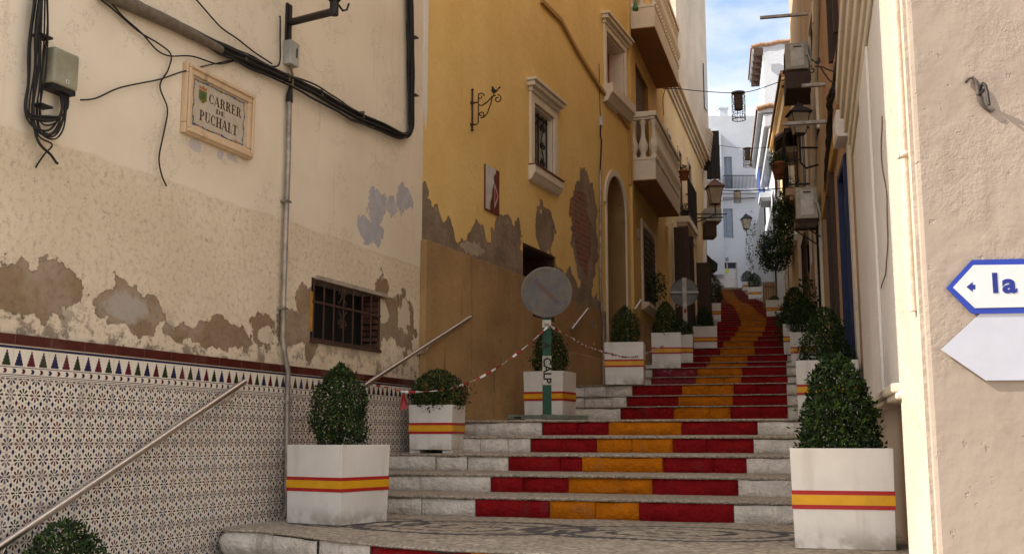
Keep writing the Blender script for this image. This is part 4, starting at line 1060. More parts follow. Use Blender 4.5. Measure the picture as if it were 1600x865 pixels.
for a, b, m_ in segs: mb.box(-.045, .045, -.028, .028, a, b, 0 if m_ is M_green else 1)
post = mb.build('post', mats, sg)
mb = MB(); mb.box(-.40, .20, -.14, -.06, 0.004, .045); mb.box(-.02, .42, .02, .10, .004, .045); mb.box(-.07, .07, -.10, .10, .03, .05); mb.box(-.34, -.26, -.14, .1, .0, .03)
mb.build('foot', [simple('old_green_metal', (.13, .14, .10), .6, .2, dirt=(.16, .10, .05))], sg, bevel=.004)
def text_mesh(txt, size, mat, parent, M, name='lettering', ext=.0015, xs=1.0, bold=0.0):
    cu = bpy.data.curves.new(name, 'FONT'); cu.body = txt; cu.size = size; cu.extrude = ext; cu.offset = bold; cu.align_x = 'CENTER'; cu.align_y = 'CENTER'
    t = bpy.data.objects.new('tmp', cu); C.objects.link(t); bpy.context.view_layer.update()
    me = bpy.data.meshes.new_from_object(t.evaluated_get(bpy.context.evaluated_depsgraph_get())); bpy.data.objects.remove(t)
    o = bpy.data.objects.new(name, me); C.objects.link(o); me.materials.clear(); me.materials.append(mat)
    me.transform(M @ Matrix.Diagonal((xs, 1, 1, 1))); o.parent = parent; return o
M_ink = simple('black_ink', (.015, .014, .013), .6)
up_ = Matrix.Rotation(PI/2, 4, 'X')
zm = (zp_(601)+zp_(556))/2
text_mesh('CALP', .112, M_ink, post, Matrix.Translation((.0, -.0295, zm)) @ Matrix.Rotation(PI/2, 4, 'Y') @ up_, bold=.003, xs=.98)
text_mesh('A', .10, M_ink, post, Matrix.Translation((-.005, -.0295, zp_(540))) @ Matrix.Rotation(PI/2, 4, 'Y') @ up_, bold=.003)
text_mesh('im', .05, M_ink, post, Matrix.Translation((0, -.0295, zp_(507))) @ up_)
# second sign seen from the back
Y2 = 20.3; x2 = plan(1075, Y2); zb2 = stair_z(x2, Y2); zc2 = P(1075, 456, Y2).z-zb2
s2 = thing('back_to_front_sign', 'round sign seen from its grey back on a white post up the stairs', 'sign', Tm(x2, Y2, zb2, R(-6)))
o = disc(s2, zc2, .268, M_face, M_back, -1, .075)
mb = MB(); mb.box(-.265, .265, .018, .035, zc2-.018, zc2+.018); mb.build('crossbar', simple('pale_steel', (.42, .40, .36), .5, .3), s2)
mb = MB(); mb.box(-.04, .04, -.03, .016, .02, zc2+.27); mb.build('post', mats[1], s2)
mb = MB(); mb.box(-.04, .04, -.0325, -.03, zc2-.95, zc2-.86, 0); mb.box(-.03, .02, -.0322, -.03, zc2-.75, zc2-.6, 1); mb.box(-.02, .025, -.0322, -.03, zc2-.40, zc2-.33, 2)
mb.build('stickers', [M_green, M_grey_pl, M_bandr], s2)
mb = MB(); mb.box(-.3, .3, -.12, -.05, .0, .03); mb.box(-.3, .3, .05, .12, .0, .03); mb.box(-.05, .05, -.12, .12, .031, .05); mb.build('foot', M_hole, s2)
# ------------------------------------------------------------------ barrier tape
M_tr = simple('tape_red', (.36, .03, .028), .4, var=.05); M_tw = simple('tape_white', (.72, .70, .66), .4, var=.05)
def tape(pts, label, width=.05, twist=7, n=110, stripe=.075):
    pts = [Vector(p) for p in pts]
    cum = [0]
    for a, b in zip(pts[:-1], pts[1:]): cum.append(cum[-1]+(b-a).length)
    def at(s):
        s = max(0, min(cum[-1]-1e-6, s))
        for i in range(len(cum)-1):
            if cum[i+1] >= s: break
        t = (s-cum[i])/(cum[i+1]-cum[i]); p0 = pts[max(0, i-1)]; p1 = pts[i]; p2 = pts[i+1]; p3 = pts[min(len(pts)-1, i+2)]
        return .5*((2*p1)+(p2-p0)*t+(2*p0-5*p1+4*p2-p3)*t*t+(3*p1-p0-3*p2+p3)*t**3)
    mb = MB(); L_ = cum[-1]; n = int(L_/.02); vs = []
    for i in range(n+1):
        s = L_*i/n; p = at(s); d = (at(s+.01)-at(s-.01)); d = d.normalized() if d.length > 1e-6 else Vector((1, 0, 0)); a_ = twist*s+noise.noise(Vector((s*2, 1, len(label))))*2
        u = Vector((0, 0, 1)).cross(d).normalized(); v = d.cross(u); w = (u*math.cos(a_)+v*math.sin(a_))*width*.5*(.55+.35*noise.noise(Vector((s*5, 3, 0))))
        c = (u*-math.sin(a_)+v*math.cos(a_))*.004
        vs += [p-w, p+c, p+w, p-c]
    for i in range(n):
        mi = 0 if (int(L_*i/n/stripe) % 2 == 0) else 1; k = i*4
        mb.add([vs[k], vs[k+1], vs[k+2], vs[k+3], vs[k+4], vs[k+5], vs[k+6], vs[k+7]], [(0, 1, 5, 4), (1, 2, 6, 5), (2, 3, 7, 6), (3, 0, 4, 7)], mi)
    return tag(mb.build('barrier_tape', [M_tr, M_tw]), label, 'tape', 'red and white barrier tapes')
A1 = WA.w(*[WA.pix(577, 600, .1)[0], .1, WA.pix(577, 600, .1)[1]])
tape([A1, P(610, 606, 10.0), P(640, 612, 10.0), P(700, 607, 10.2), P(755, 587, 10.5), P(812, 549, 10.8), P(855, 511, 10.94)], 'red and white tape sagging from the handrail to the green post', .042)
tape([P(858, 509, 10.94), P(885, 523, 11.3), P(915, 540, 12.0), P(955, 553, 13.2), P(985, 558, 14.0), P(1010, 552, 15.2), P(1035, 540, 17), P(1055, 522, 18.8), P(1072, 500, 20.25)], 'red and white tape running from the green post up to the back-to-front sign', .05)
tape([P(1028, 470, 19.5), P(1045, 475, 19.8), P(1060, 479, 20.1), P(1073, 480, 20.2)], 'short tape tied between the back-to-front sign and the left wall', .05)
mb = MB(); c_ = P(630, 615, 10.0)
mb.add([c_+Vector((-.012, 0, 0)), c_+Vector((.012, 0, 0)), c_+Vector((.045, .01, -.13)), c_+Vector((-.03, .0, -.15)), c_+Vector((.0, .02, -.05))], [(0, 1, 4), (0, 4, 3), (1, 2, 4), (4, 2, 3)], 0)
tag(mb.build('tape_end', [M_tr]), 'loose knotted tail of tape hanging over the tiled wall', 'tape')
# ------------------------------------------------------------------ handrails
def handrail(W, pts, label, off=.10, r=.024, br=()):
    q = [W.at(x, y, off) for x, y in pts]; o0 = q[0]; M = W.M @ Matrix.Translation((q[0].x, 0, min(p.z for p in q)-.1)); base = Vector((q[0].x, 0, min(p.z for p in q)-.1))
    t = thing('handrail', label, 'handrail', M, 'steel handrails on the walls')
    mb = MB(); mb.tube([p-base for p in q], r, 14); mb.build('rail', M_steel, t)
    for k in br:
        p = q[0].lerp(q[-1], k)-base; mb = MB(); mb.tube([p+Vector((0, .0, -r)), p+Vector((0, .02, -r-.05)), Vector((p.x, 0, p.z-r-.06))], .010, 8); mb.lathe([(0, 0), (.035, 0), (.035, .01), (0, .01)], (0, 0, 0), 14)
        # the wall plate is turned to lie on the wall
        k0 = len(mb.v)-56; mb.v[k0:] = [(p.x+v[0], -v[2]-.001, p.z-r-.06+v[1]) for v in mb.v[k0:]]
        mb.build('bracket', M_steel, t)
    return t
handrail(WA, [(-30, 873), (382, 596)], 'long steel handrail crossing the patterned tiles at the lower left', .10, .022, (.07, .93))
handrail(WA, [(540, 624), (577, 597), (735, 495)], 'steel handrail rising from behind the egg-shaped shrub towards the yellow wall', .11, .020, (.6,))
handrail(WB, [(893, 515), (918, 483)], 'short steel handrail on the ochre wall behind the round sign', .1, .024, (.5,))
handrail(WC, [(991, 484), (1001, 469)], 'tiny end of a steel handrail by the shuttered window', .1, .024)
# ------------------------------------------------------------------ street plaque
pa = WA.pix(283, 208); W0 = WA
a0, a1 = WA.pix(283, 150)[0], WA.pix(391, 150)[0]
zt_, zb_ = WA.pix(285, 96)[1], WA.pix(283, 208)[1]
pw, phh = a1-a0, zt_-zb_
pt = thing('street_plaque', 'framed tile plaque reading CARRER DE PUCHALT on the cream wall', 'street sign', WA.F(a0, zb_))
M_cf = plaster('plaque_cement', (.62, .45, .28), .1, (.24, .16, .09), .7, .003)
mb = MB(); f_ = .075
for (x0, x1, z0, z1) in ((0, pw, 0, f_), (0, pw, phh-f_, phh), (0, f_, f_+.001, phh-f_-.001), (pw-f_, pw, f_+.001, phh-f_-.001)): mb.box(x0, x1, -.045, 0, z0, z1)
f2 = f_*.5
for (x0, x1, z0, z1) in ((f2*.3, pw-f2*.3, f2*.3, f2), (f2*.3, pw-f2*.3, phh-f2, phh-f2*.3), (f2*.3, f2, f2, phh-f2), (pw-f2, pw-f2*.3, f2, phh-f2)): mb.box(x0, x1, -.062, -.045, z0, z1)
mb.build('frame', M_cf, pt, bevel=.008)
M_tilew = simple('glazed_cream_tile', (.50, .43, .33), .3, var=.05, spec=.5)
mb = MB(); mb.box(f_, pw-f_, -.022, 0, f_, phh-f_); tl = mb.build('tile_panel', M_tilew, pt)
M_brn = simple('brown_glaze', (.075, .022, .014), .4); M_blg = simple('blue_glaze', (.10, .12, .26), .4); M_orgl = simple('orange_glaze', (.40, .16, .05), .4); M_ygl = simple('olive_glaze', (.17, .15, .03), .4)
iw, ih = pw-2*f_, phh-2*f_
GL = {}   # serif capitals from strokes: (kind, data); unit box 0..w, 0..1
TH, TN = .20, .07
def st(x, y0=0, y1=1, w=TH): return [[(x, y0), (x+w, y0), (x+w, y1), (x, y1)]]
def se(x, y, w): return [[(x, y), (x+w, y), (x+w, y+TN), (x, y+TN)]]
def arc(cx, cy, rx, ry, a0_, a1_, w0=.06, w1=.20, n=12):
    out = []
    for i in range(n):
        t0, t1 = a0_+(a1_-a0_)*i/n, a0_+(a1_-a0_)*(i+1)/n; f = lambda t: w0+(w1-w0)*abs(math.cos(t))
        out.append([(cx+rx*math.cos(t0), cy+ry*math.sin(t0)), (cx+rx*math.cos(t1), cy+ry*math.sin(t1)), (cx+(rx-f(t1))*math.cos(t1), cy+(ry-.07)*math.sin(t1)), (cx+(rx-f(t0))*math.cos(t0), cy+(ry-.07)*math.sin(t0))])
    return out
GL['C'] = (.72, arc(.38, .5, .38, .5, R(40), R(320))+st(.60, .62, .95, .06)+st(.60, .05, .3, .05))
GL['A'] = (.82, [[(.0, 0), (.07, 0), (.44, 1), (.36, 1)], [(.58, 0), (.80, 0), (.46, 1), (.30, 1)]]+[[(.14, .30), (.6, .30), (.6, .37), (.14, .37)]]+se(-.05, 0, .22)+se(.5, 0, .38))
GL['R'] = (.80, st(.08)+se(0, 0, .36)+se(0, .93, .4)+arc(.34, .74, .32, .26, R(-90), R(90))+se(.2, .48, .2)+[[(.36, .5), (.54, .5), (.80, 0), (.58, 0)]]+se(.55, 0, .3))
GL['E'] = (.70, st(.08)+se(0, 0, .64)+se(0, .93, .62)+se(.2, .47, .28)+st(.60, 0, .26, .05)+st(.57, .76, 1, .05)+st(.44, .36, .64, .05))
GL['D'] = (.80, st(.08)+se(0, 0, .42)+se(0, .93, .42)+arc(.36, .5, .40, .5, R(-90), R(90)))
GL['P'] = (.70, st(.08)+se(0, 0, .36)+se(0, .93, .4)+arc(.34, .72, .32, .28, R(-90), R(90))+se(.2, .44, .2))
GL['U'] = (.80, st(.08, .3, 1)+se(0, .93, .36)+st(.64, .3, 1, .06)+se(.54, .93, .26)+arc(.39, .32, .31, .32, R(180), R(360), .06, .16))
GL['H'] = (.86, st(.08)+st(.58)+se(0, 0, .36)+se(0, .93, .36)+se(.5, 0, .36)+se(.5, .93, .36)+se(.25, .47, .36))
GL['L'] = (.68, st(.08)+se(0, 0, .62)+se(0, .93, .36)+st(.58, 0, .28, .05))
GL['T'] = (.76, st(.28)+se(.18, 0, .4)+se(0, .93, .76)+st(0, .74, 1, .05)+st(.71, .74, 1, .05))
def word(w, x0, x1, z0, z1, mb, y=-.0235):
    tot = sum(GL[c][0] for c in w)+.10*(len(w)-1); k = (x1-x0)/tot; h = z1-z0; x = x0
    for c in w:
        wd, polys = GL[c]
        for p in polys:
            q = [(x+a*k, y, z0+b*h) for a, b in p]; mb.add(q, [(0, 1, 2, 3)], 0)
        x += (wd+.10)*k
ox, oz = f_, f_
mb = MB(); word('CARRER', ox+iw*.31, ox+iw*.90, oz+ih*.60, oz+ih*.80, mb); word('DE', ox+iw*.44, ox+iw*.60, oz+ih*.45, oz+ih*.55, mb, -.0236); word('PUCHALT', ox+iw*.16, ox+iw*.84, oz+ih*.18, oz+ih*.39, mb)
mb.build('lettering', M_brn, tl)
mb = MB()
for k in range(44):       # ornamental wavy border
    t0 = k/44*4; sd = int(t0); u = t0-sd; w_ = .02*math.sin(u*PI*6); mi_ = (0, 1, 0, 2)[k % 4]
    def bp(u): 
        i_ = .045; w_ = .012*math.sin(u*PI*5); return [(i_+u*(1-2*i_), i_+w_), (1-i_-w_, i_+u*(1-2*i_)), (1-i_-u*(1-2*i_), 1-i_-w_), (i_+w_, 1-i_-u*(1-2*i_))][sd]
    a = bp(u); b = bp(min(1, u+1/11)); p = Vector((ox+a[0]*iw, 0, oz+a[1]*ih)); q = Vector((ox+b[0]*iw, 0, oz+b[1]*ih)); d = (q-p).normalized(); nn = Vector((-d.z, 0, d.x))*(.006 if k % 3 else .010)
    mb.add([(p-nn).to_tuple()[:1]+(-.0237,)+((p-nn).z,), ((q-nn*.4).x, -.0237, (q-nn*.4).z), ((q+nn*.4).x, -.0237, (q+nn*.4).z), ((p+nn).x, -.0237, (p+nn).z)], [(0, 1, 2, 3)], mi_)
mb.build('painted_border', [M_blg, M_orgl, M_ygl], tl)
mb = MB(); cx, cz = ox+iw*.20, oz+ih*.66; w_, h_ = iw*.07, ih*.13
mb.add([(cx-w_, -.0238, cz+h_), (cx-w_, -.0238, cz-h_*.4), (cx, -.0238, cz-h_), (cx+w_, -.0238, cz-h_*.4), (cx+w_, -.0238, cz+h_)], [(0, 1, 2, 3, 4)], 0)
mb.add([(cx-w_*.6, -.0242, cz+h_*.7), (cx-w_*.6, -.0242, cz-h_*.3), (cx+w_*.6, -.0242, cz-h_*.3), (cx+w_*.6, -.0242, cz+h_*.7)], [(0, 1, 2, 3)], 1)
mb.add([(cx-w_*.9, -.0238, cz+h_*1.15), (cx+w_*.9, -.0238, cz+h_*1.15), (cx+w_, -.0238, cz+h_*1.7), (cx+w_*.4, -.0238, cz+h_*1.45), (cx, -.0238, cz+h_*1.85), (cx-w_*.4, -.0238, cz+h_*1.45), (cx-w_, -.0238, cz+h_*1.7)], [tuple(range(7))], 2)
mb.build('crest', [M_ygl, simple('green_glaze', (.06, .12, .05), .4), M_orgl], tl)
# ------------------------------------------------------------------ cable junction box and cables
def cable(W, pts, r, label=None, off=.03, mat=M_black, n=6, mb=None, sag=0, wig=.004, name='cable', group=None):
    own = mb is None; mb = mb or MB(); q = []
    P_ = [W.at(p[0], p[1], p[2] if len(p) > 2 else off) for p in pts]
    for i in range(len(P_)-1):
        p0, p1, p2, p3 = P_[max(0, i-1)], P_[i], P_[i+1], P_[min(len(P_)-1, i+2)]
        for k in range(6):
            t = k/6; v = .5*((2*p1)+(p2-p0)*t+(2*p0-5*p1+4*p2-p3)*t*t+(3*p1-p0-3*p2+p3)*t**3)
            nn = noise.noise_vector(v*4+Vector((r*900, len(pts), 0)))*wig; v = v+nn; v.y = min(v.y, -r); q.append(v)
    q.append(P_[-1]); mb.tube(q, r, n)
    if own: o = mb.build(name, mat, None, M=W.M); tag(o, label, 'cable', group); return o
a0, a1 = WA.pix(84, 110, .10)[0], WA.pix(124, 110, .10)[0]; z0, z1 = WA.pix(84, 136, .1)[1], WA.pix(84, 70, .1)[1]
jb = thing('junction_box', 'aged olive grey telephone junction box among the cables', 'junction box', WA.F(a0, z0))
w_ = a1-a0; h_ = z1-z0
mb = MB(); mb.box(0, w_, -.10, -.002, .03, h_); mb.build('cover', M_tan_pl, jb, bevel=.014)
mb = MB(); mb.box(.008, w_-.008, -.09, -.002, 0, .029); mb.build('cable_inlet', M_black, jb)
mb = MB(); mb.box(w_*.5, w_*.62, -.1015, -.10, h_*.22, h_*.30, 0); mb.box(w_*.54, w_*.58, -.1025, -.1015, h_*.235, h_*.285, 1); mb.build('number_sticker', [M_white_pl, M_ink], jb)
cb = thing('cable_bundle', 'tangled bundle of black cables looping under the junction box', 'cables', WA.F(*WA.pix(70, 235)))
inv = Matrix.Translation((-WA.pix(70, 235)[0], 0, -WA.pix(70, 235)[1]))
rg = random.Random(11); mb = MB()
for i in range(14):
    dx = rg.uniform(-16, 12); lo = rg.uniform(-26, 26)
    pts = [(66+dx*.6, -20, .04+rg.random()*.05), (62+dx, 50, .04+rg.random()*.05), (58+dx*.9, 120, .05), (54+dx*.9, 180+lo*.3, .05), (62+dx*.5, 208+lo*.6, .05+rg.random()*.03), (82+dx*.4, 218+lo, .06+rg.random()*.03), (98+dx*.5, 200+lo, .06), (103+dx*.4, 165, .06), (100+dx*.5, 138, .05)]
    if i % 3 == 0: pts = pts[:4]+[(75, 188+lo*.4, .08), (95, 178, .08), (98+dx*.3, 140, .05)]
    if i == 4: pts = pts[:6]+[(70, 240, .03), (56, 262, .02)]
    if i == 7: pts = pts[:6]+[(90, 255, .02)]
    cable(WA, pts, rg.choice((.005, .0065, .008, .004)), mb=mb, wig=.012)
mb.v = [(v[0]-WA.pix(70, 235)[0], v[1], v[2]-WA.pix(70, 235)[1]) for v in mb.v]; mb.build('strands', M_black, cb)
mb = MB()
for py, dz in ((168, 0), (60, 0)): a_, z_ = WA.pix(57, py); mb.box(a_-.05-WA.pix(70, 235)[0], a_+.04-WA.pix(70, 235)[0], -.085, -.01, z_-.006-WA.pix(70, 235)[1], z_+.006-WA.pix(70, 235)[1])
mb.build('tie', M_black, cb)
G_ = 'loose cables on the cream wall'
cable(WA, [(126, 156), (150, 153), (190, 137), (250, 124), (290, 111), (330, 101), (366, 95), (400, 100)], .0055, 'thin cable sagging from the junction box across the plaque top', group=G_)
cable(WA, [(150, -6), (175, 14), (215, 48), (250, 70), (267, 86), (262, 110), (250, 135), (262, 170), (257, 205), (248, 245), (252, 272), (260, 291)], .0055, 'loose black cable dangling with its free end left of the plaque', group=G_)
cable(WA, [(167, -5), (190, 24), (222, 52), (245, 78), (266, 88), (300, 88), (340, 100), (370, 94)], .0055, 'wavy black cable crossing above the plaque frame', group=G_)
cable(WA, [(303, -4), (335, 32), (352, 48), (372, 62), (398, 82), (425, 100)], .006, 'straight black cable coming down to the thick cable run', group=G_)
cable(WA, [(437, 26), (438, 30), (438, 60), (438, 92), (434, 103), (424, 104)], .007, 'short black feed cable left of the lamp switch box', group=G_)
# old pipe that becomes the cable run
mb = MB(); o1 = [WA.at(x, y, .05) for x, y in ((160, -12), (200, 6), (270, 38), (345, 78))]
mb.tube(o1, [.042, .046, .042, .030], 12)
o = mb.build('old_pipe', simple('weathered_lead_pipe', (.16, .125, .09), .85, .1, scale=22, bump=.008, dirt=(.05, .04, .03)), None, M=WA.M); tag(o, 'weathered grey brown pipe sloping along the top of the cream wall', 'pipe')
main = thing('cable_run', 'thick black cable run crossing the cream wall and rising along its corner', 'cables', WA.F(*WA.pix(640, 212)))
mx_, mz_ = WA.pix(640, 212); mb = MB(); rg = random.Random(4)
for i in range(7):
    r_ = (.020, .016, .013, .010, .008, .008, .007)[i]; dy = (0, 4, -4, 7, 9, 11, -7)[i]; k = 1 if i < 3 else 2.2
    pts = [(215, 6+dy*.5), (290, 44+dy*.6), (345, 74+dy), (395, 97+dy), (450, 122+dy+rg.uniform(-1, 1)*k), (500, 148+dy+rg.uniform(-2, 2)*k), (550, 175+dy*.9+rg.uniform(-2, 2)*k), (600, 198+dy*.7+rg.uniform(-1, 1)*k), (628, 211+dy*.5), (638, 212-i), (644-i*.8, 200), (645-i*1.3, 178), (645-i*1.3, 90), (643-i*1.3, 0), (643-i*1.3, -30)]
    cable(WA, pts, r_, mb=mb, off=.035+.008*(i % 3), wig=.006 if i < 4 else .015)
mb.v = [(v[0]-mx_, v[1], v[2]-mz_) for v in mb.v]; mb.build('strands', M_black, main)
mb = MB()
for px, py in ((375, 90), (443, 122), (495, 146), (560, 180), (645, 150), (645, 60)):
    a_, z_ = WA.pix(px, py); mb.box(a_-.008-mx_, a_+.008-mx_, -.060, -.002, z_-.034-mz_, z_+.03-mz_) if px < 600 else mb.box(a_-.045-mx_, a_+.025-mx_, -.058, -.002, z_-.006-mz_, z_+.006-mz_)
mb.build('clip', simple('clip', (.10, .085, .06), .7), main)
# ------------------------------------------------------------------ lamp bracket, switch box, downpipe conduit
a_, z_ = WA.pix(447, 95); lb = thing('lamp_bracket', 'black iron lamp arm at the top of the cream wall, its lantern cut off', 'lamp bracket', WA.F(a_, z_))
zt_ = WA.pix(447, 5)[1]-z_; zm_ = WA.pix(447, 35)[1]-z_
mb = MB(); mb.box(-.035, .035, -.02, 0, .0, zt_); mb.box(-.02, .02, -.034, -.02, 0.01, zt_-.01); mb.build('wall_plate', M_iron, lb, bevel=.004)
ea = WA.M.inverted() @ P(522, 18, 7.75); ea = Vector((ea.x-a_, ea.y, ea.z-z_))
mb = MB(); mb.tube([(0, -.02, zm_), ea], .033, 4); mb.tube([ea+Vector((0, 0, -.03)), ea+Vector((0, 0, .30))], .034, 10)
mb.build('arm', M_iron, lb)
mb = MB(); c0 = ea+Vector((0, 0, .085)); mb.lathe([(.045, 0), (.05, .01), (.05, .03), (.04, .04)], c0, 14)
for s_ in (-1, 1): mb.tube([c0+Vector((s_*.03, 0, 0)), c0+Vector((s_*.13, 0, -.03)), c0+Vector((s_*.19, 0, .0)), c0+Vector((s_*.22, 0, .06))], .009, 6)
mb.build('lantern_holder', M_iron, lb)
mb = MB(); zz = .45; lz = ea.z+.30
mb.lathe([(.06, 0), (.12, .06), (.13, .08), (.20, .45), (.24, .47), (.10, .62), (.05, .66), (.03, .74)], (ea.x, ea.y, lz), 6); mb.build('lantern', M_iron, lb)
a_, z_ = WA.pix(441, 100); sw = thing('switch_box', 'small light grey switch box under the lamp bracket', 'electrical box', WA.F(a_, z_))
mb = MB(); z1_ = WA.pix(441, 62)[1]-z_; w_ = WA.pix(456, 80)[0]-a_; mb.box(0, w_, -.075, 0, 0, z1_); mb.build('cover', M_grey_pl, sw, bevel=.008)
mb = MB(); mb.box(w_*.62, w_*.75, -.078, -.075, z1_*.35, z1_*.75); mb.build('switch', M_iron, sw)
mb = MB(); mb.tube([(w_*.4, -.04, 0), (w_*.6, -.05, -.08), (w_*.62, -.045, -.16), (w_*.7, -.04, -.3)], .012, 6); mb.build('cable', simple('yellowed_cable', (.16, .12, .05), .7), sw)
a_, z_ = WA.pix(450, 150); zb_ = -.59; cd = thing('conduit', 'galvanised pipe running down the cream wall and over the tiles', 'pipe', WA.F(WA.pix(446, 800, .04)[0], zb_))
bx = WA.pix(446, 800, .04)[0]
q = [WA.at(x, y, .04) for x, y in ((452, 158), (450, 260), (446, 370), (443, 470), (442, 530), (446, 560), (450, 580), (449, 640))]+[WA.at(447, 795, .04), WA.at(443, 806, .02)]
q = [Vector((p.x-bx, p.y, p.z-zb_)) for p in q]
mb = MB(); mb.tube(q, .021, 12); mb.build('pipe', M_zinc, cd)
mb = MB()
for i, s_ in ((1, .5), (3, .2), (6, .8), (7, .5)):
    p = q[i].lerp(q[i+1], s_); mb.box(p.x-.035, p.x+.035, -.064, 0, p.z-.008, p.z+.008)
mb.build('clamp', M_zinc, cd)
mb = MB(); mb.tube([q[0]+Vector((0, 0, -.01)), q[0]+Vector((0, 0, .05)), q[0]+Vector((.01, 0, .12))], [.026, .024, .012], 10); mb.build('cap', M_black, cd)
# ------------------------------------------------------------------ wrought brackets with a bird
def bird_bracket(W, px, py_top, py_bot, reach, label, flip=1, drop=None):
    a_, zb = W.pix(px, py_bot); _, zt = W.pix(px, py_top); h = zt-zb
    t = thing('wall_bracket', label, 'bracket', W.F(a_, zb), None)
    mb = MB(); mb.tube([(0, -.02, 0), (0, -.02, h)], .011, 8); mb.lathe([(0, 0), (.02, .012), (0, .03)], (0, -.02, h), 8); mb.lathe([(0, -.03), (.02, -.012), (0, 0)], (0, -.02, 0), 8)
    for z in (h*.12, h*.68): mb.box(-.02, .02, -.034, 0, z-.012, z+.012)
    mb.build('back_bar', M_rust, t)
    yy = lambda f: -.02-reach*f
    mb = MB(); r = .008
    mb.tube([(0, -.02, h*.68), (0, yy(.22), h*.68)], r, 6); mb.tube([(0, yy(.22), h*.9), (0, yy(.22), h*.15), (0, yy(.15), h*.10), (0, -.02, h*.13)], r, 6)
    mb.tube([(0, yy(.25), h*.60), (0, yy(.35), h*.58), (0, yy(.55), h*.66), (0, yy(.72), h*.78), (0, yy(.85), h*.80)], r, 6)
    sc1 = lambda c, rr, tr, st, sg: mb.tube([(0, c[0]+rr*(1-.75*i/16)*math.cos(st+sg*tr*2*PI*i/16), c[1]+rr*(1-.75*i/16)*math.sin(st+sg*tr*2*PI*i/16)) for i in range(17)], r*.9, 6)
    sc1((yy(.92), h*.70), h*.11, 1.1, PI/2, 1); sc1((yy(.30), h*.82), h*.10, 1.1, PI, -1)
    mb.tube([(0, yy(.74), h*.78), (0, yy(.66), h*.58), (0, yy(.55), h*.36), (0, yy(.42), h*.27), (0, yy(.30), h*.27)], r, 6); sc1((yy(.32), h*.35), h*.09, 1.1, -PI/2, -1)
    mb.build('scrollwork', M_rust, t)
    mb = MB(); b0 = Vector((0, yy(.78), h*.80)); s_ = h*.16     # little iron bird: body, tail, wings, beak
    def pr(pts): mb.add([(-.006, b0.y-p[0]*s_, b0.z+p[1]*s_) for p in pts]+[(.006, b0.y-p[0]*s_, b0.z+p[1]*s_) for p in pts], [tuple(range(len(pts))), tuple(range(2*len(pts)-1, len(pts)-1, -1))]+[(i, i+len(pts), (i+1) % len(pts)+len(pts), (i+1) % len(pts)) for i in range(len(pts))])
    pr([(-.05, 0), (.05, 0), (.08, .35), (.45, .5), (.75, .95), (1.05, 1.05), (1.15, 1.3), (.9, 1.3), (.5, .85), (.2, .95), (-.1, 1.5), (-.35, 1.55), (-.3, 1.1), (-.45, .95), (-.3, .55), (-.08, .35)])
    mb.build('bird', M_iron, t); return t
bird_bracket(WB, 735.5, 142, 202, .34, 'rusty wrought iron bracket with a small bird on the yellow wall')
bird_bracket(RJ, 1341, 78, 143, .42, 'wrought iron scroll bracket with a bird on the pinkish wall at the right')
# ------------------------------------------------------------------ small things on the yellow wall
a0, z0 = WB.pix(756, 332); a1, z1 = WB.pix(778, 258); z0 = WB.pix(756, 327)[1]; z1 = WB.pix(756, 256)[1]
tp_ = thing('tile_notice', 'half broken white and brown tile notice with a red arrow on the yellow wall', 'notice', WB.F(a0, z0)); w_ = a1-a0; h_ = z1-z0
mb = MB(); mb.box(0, w_, -.02, 0, 0, h_); mb.build('board', simple('brown_tile', (.15, .035, .02), .5), tp_)
mb = MB(); rg = random.Random(2); L = [(0, h_), (w_*.66, h_)]
for i in range(15): f = i/14; L.append((w_*(.70-.42*f+rg.uniform(-.05, .05)), h_*(.97-.94*f)))
L.append((0, h_*.02)); 
for i in range(1, len(L)-2): mb.add([(0, -.022, L[i][1]), (L[i][0], -.022, L[i][1]), (L[i+1][0], -.022, L[i+1][1]), (0, -.022, L[i+1][1])], [(3, 2, 1, 0)])
mb.build('white_glaze', M_white_pl, tp_)
mb = MB()
mb.add([(w_*.62, -.0225, h_*.70), (w_*.92, -.0225, h_*.42), (w_*.62, -.0225, h_*.10)], [(2, 1, 0)], 1); mb.add([(w_*.65, -.023, h_*.62), (w_*.86, -.023, h_*.42), (w_*.65, -.023, h_*.2)], [(2, 1, 0)], 0)
mb.build('arrow', [simple('arrow_red', (.36, .02, .02), .5), M_white_pl], tp_)
a_, z_ = WB.pix(955, 378, -.5); bx = Wall((WB.p0.x, WB.p0.y), (WB.p1.x, WB.p1.y))
hn = thing('house_number', 'small cream tile with the number 18 inside the arched doorway', 'number plate', WB.F(hArch[1]-.34, 3.0, -.50))
pp = WB.pix(941, 377, -.48); qq = WB.pix(953, 360, -.48)
hn.matrix_world = WB.F(WB.pix(955, 370, -.46)[0]-.15, pp[1], -.478)
mb = MB(); mb.box(0, .15, -.012, .0, 0, .17); hb_ = mb.build('plate', M_tilew, hn)
text_mesh('18', .15, M_ink, hb_, Matrix.Translation((.075, -.0135, .085)) @ up_, xs=.8, bold=.004)
a_, z_ = WB.pix(936, 196); bb = thing('cable_box', 'small grey cable box with a thin pipe running down beside the arch', 'electrical box', WB.F(a_, z_))
mb = MB(); mb.box(0, .07, -.05, 0, 0, .16); mb.build('cover', M_white_pl, bb, bevel=.005)
mb = MB(); q = [WB.at(x, y, .03)-Vector((a_, 0, z_)) for x, y in ((939, 195), (938, 210), (940, 222), (938, 262), (938, 268))]; mb.tube(q, .012, 6); q = [WB.at(x, y, .03)-Vector((a_, 0, z_)) for x, y in ((936, 100), (937, 150), (938, 182))]; mb.tube(q, .006, 5); mb.build('cable', M_black, bb)
mb = MB(); q = [WB.at(x, y, .03)-Vector((a_, 0, z_)) for x, y in ((938, 266), (938, 440), (940, 480), (943, 500), (943, 600))]; mb.tube(q, .020, 8); mb.build('pipe', M_zinc, bb)
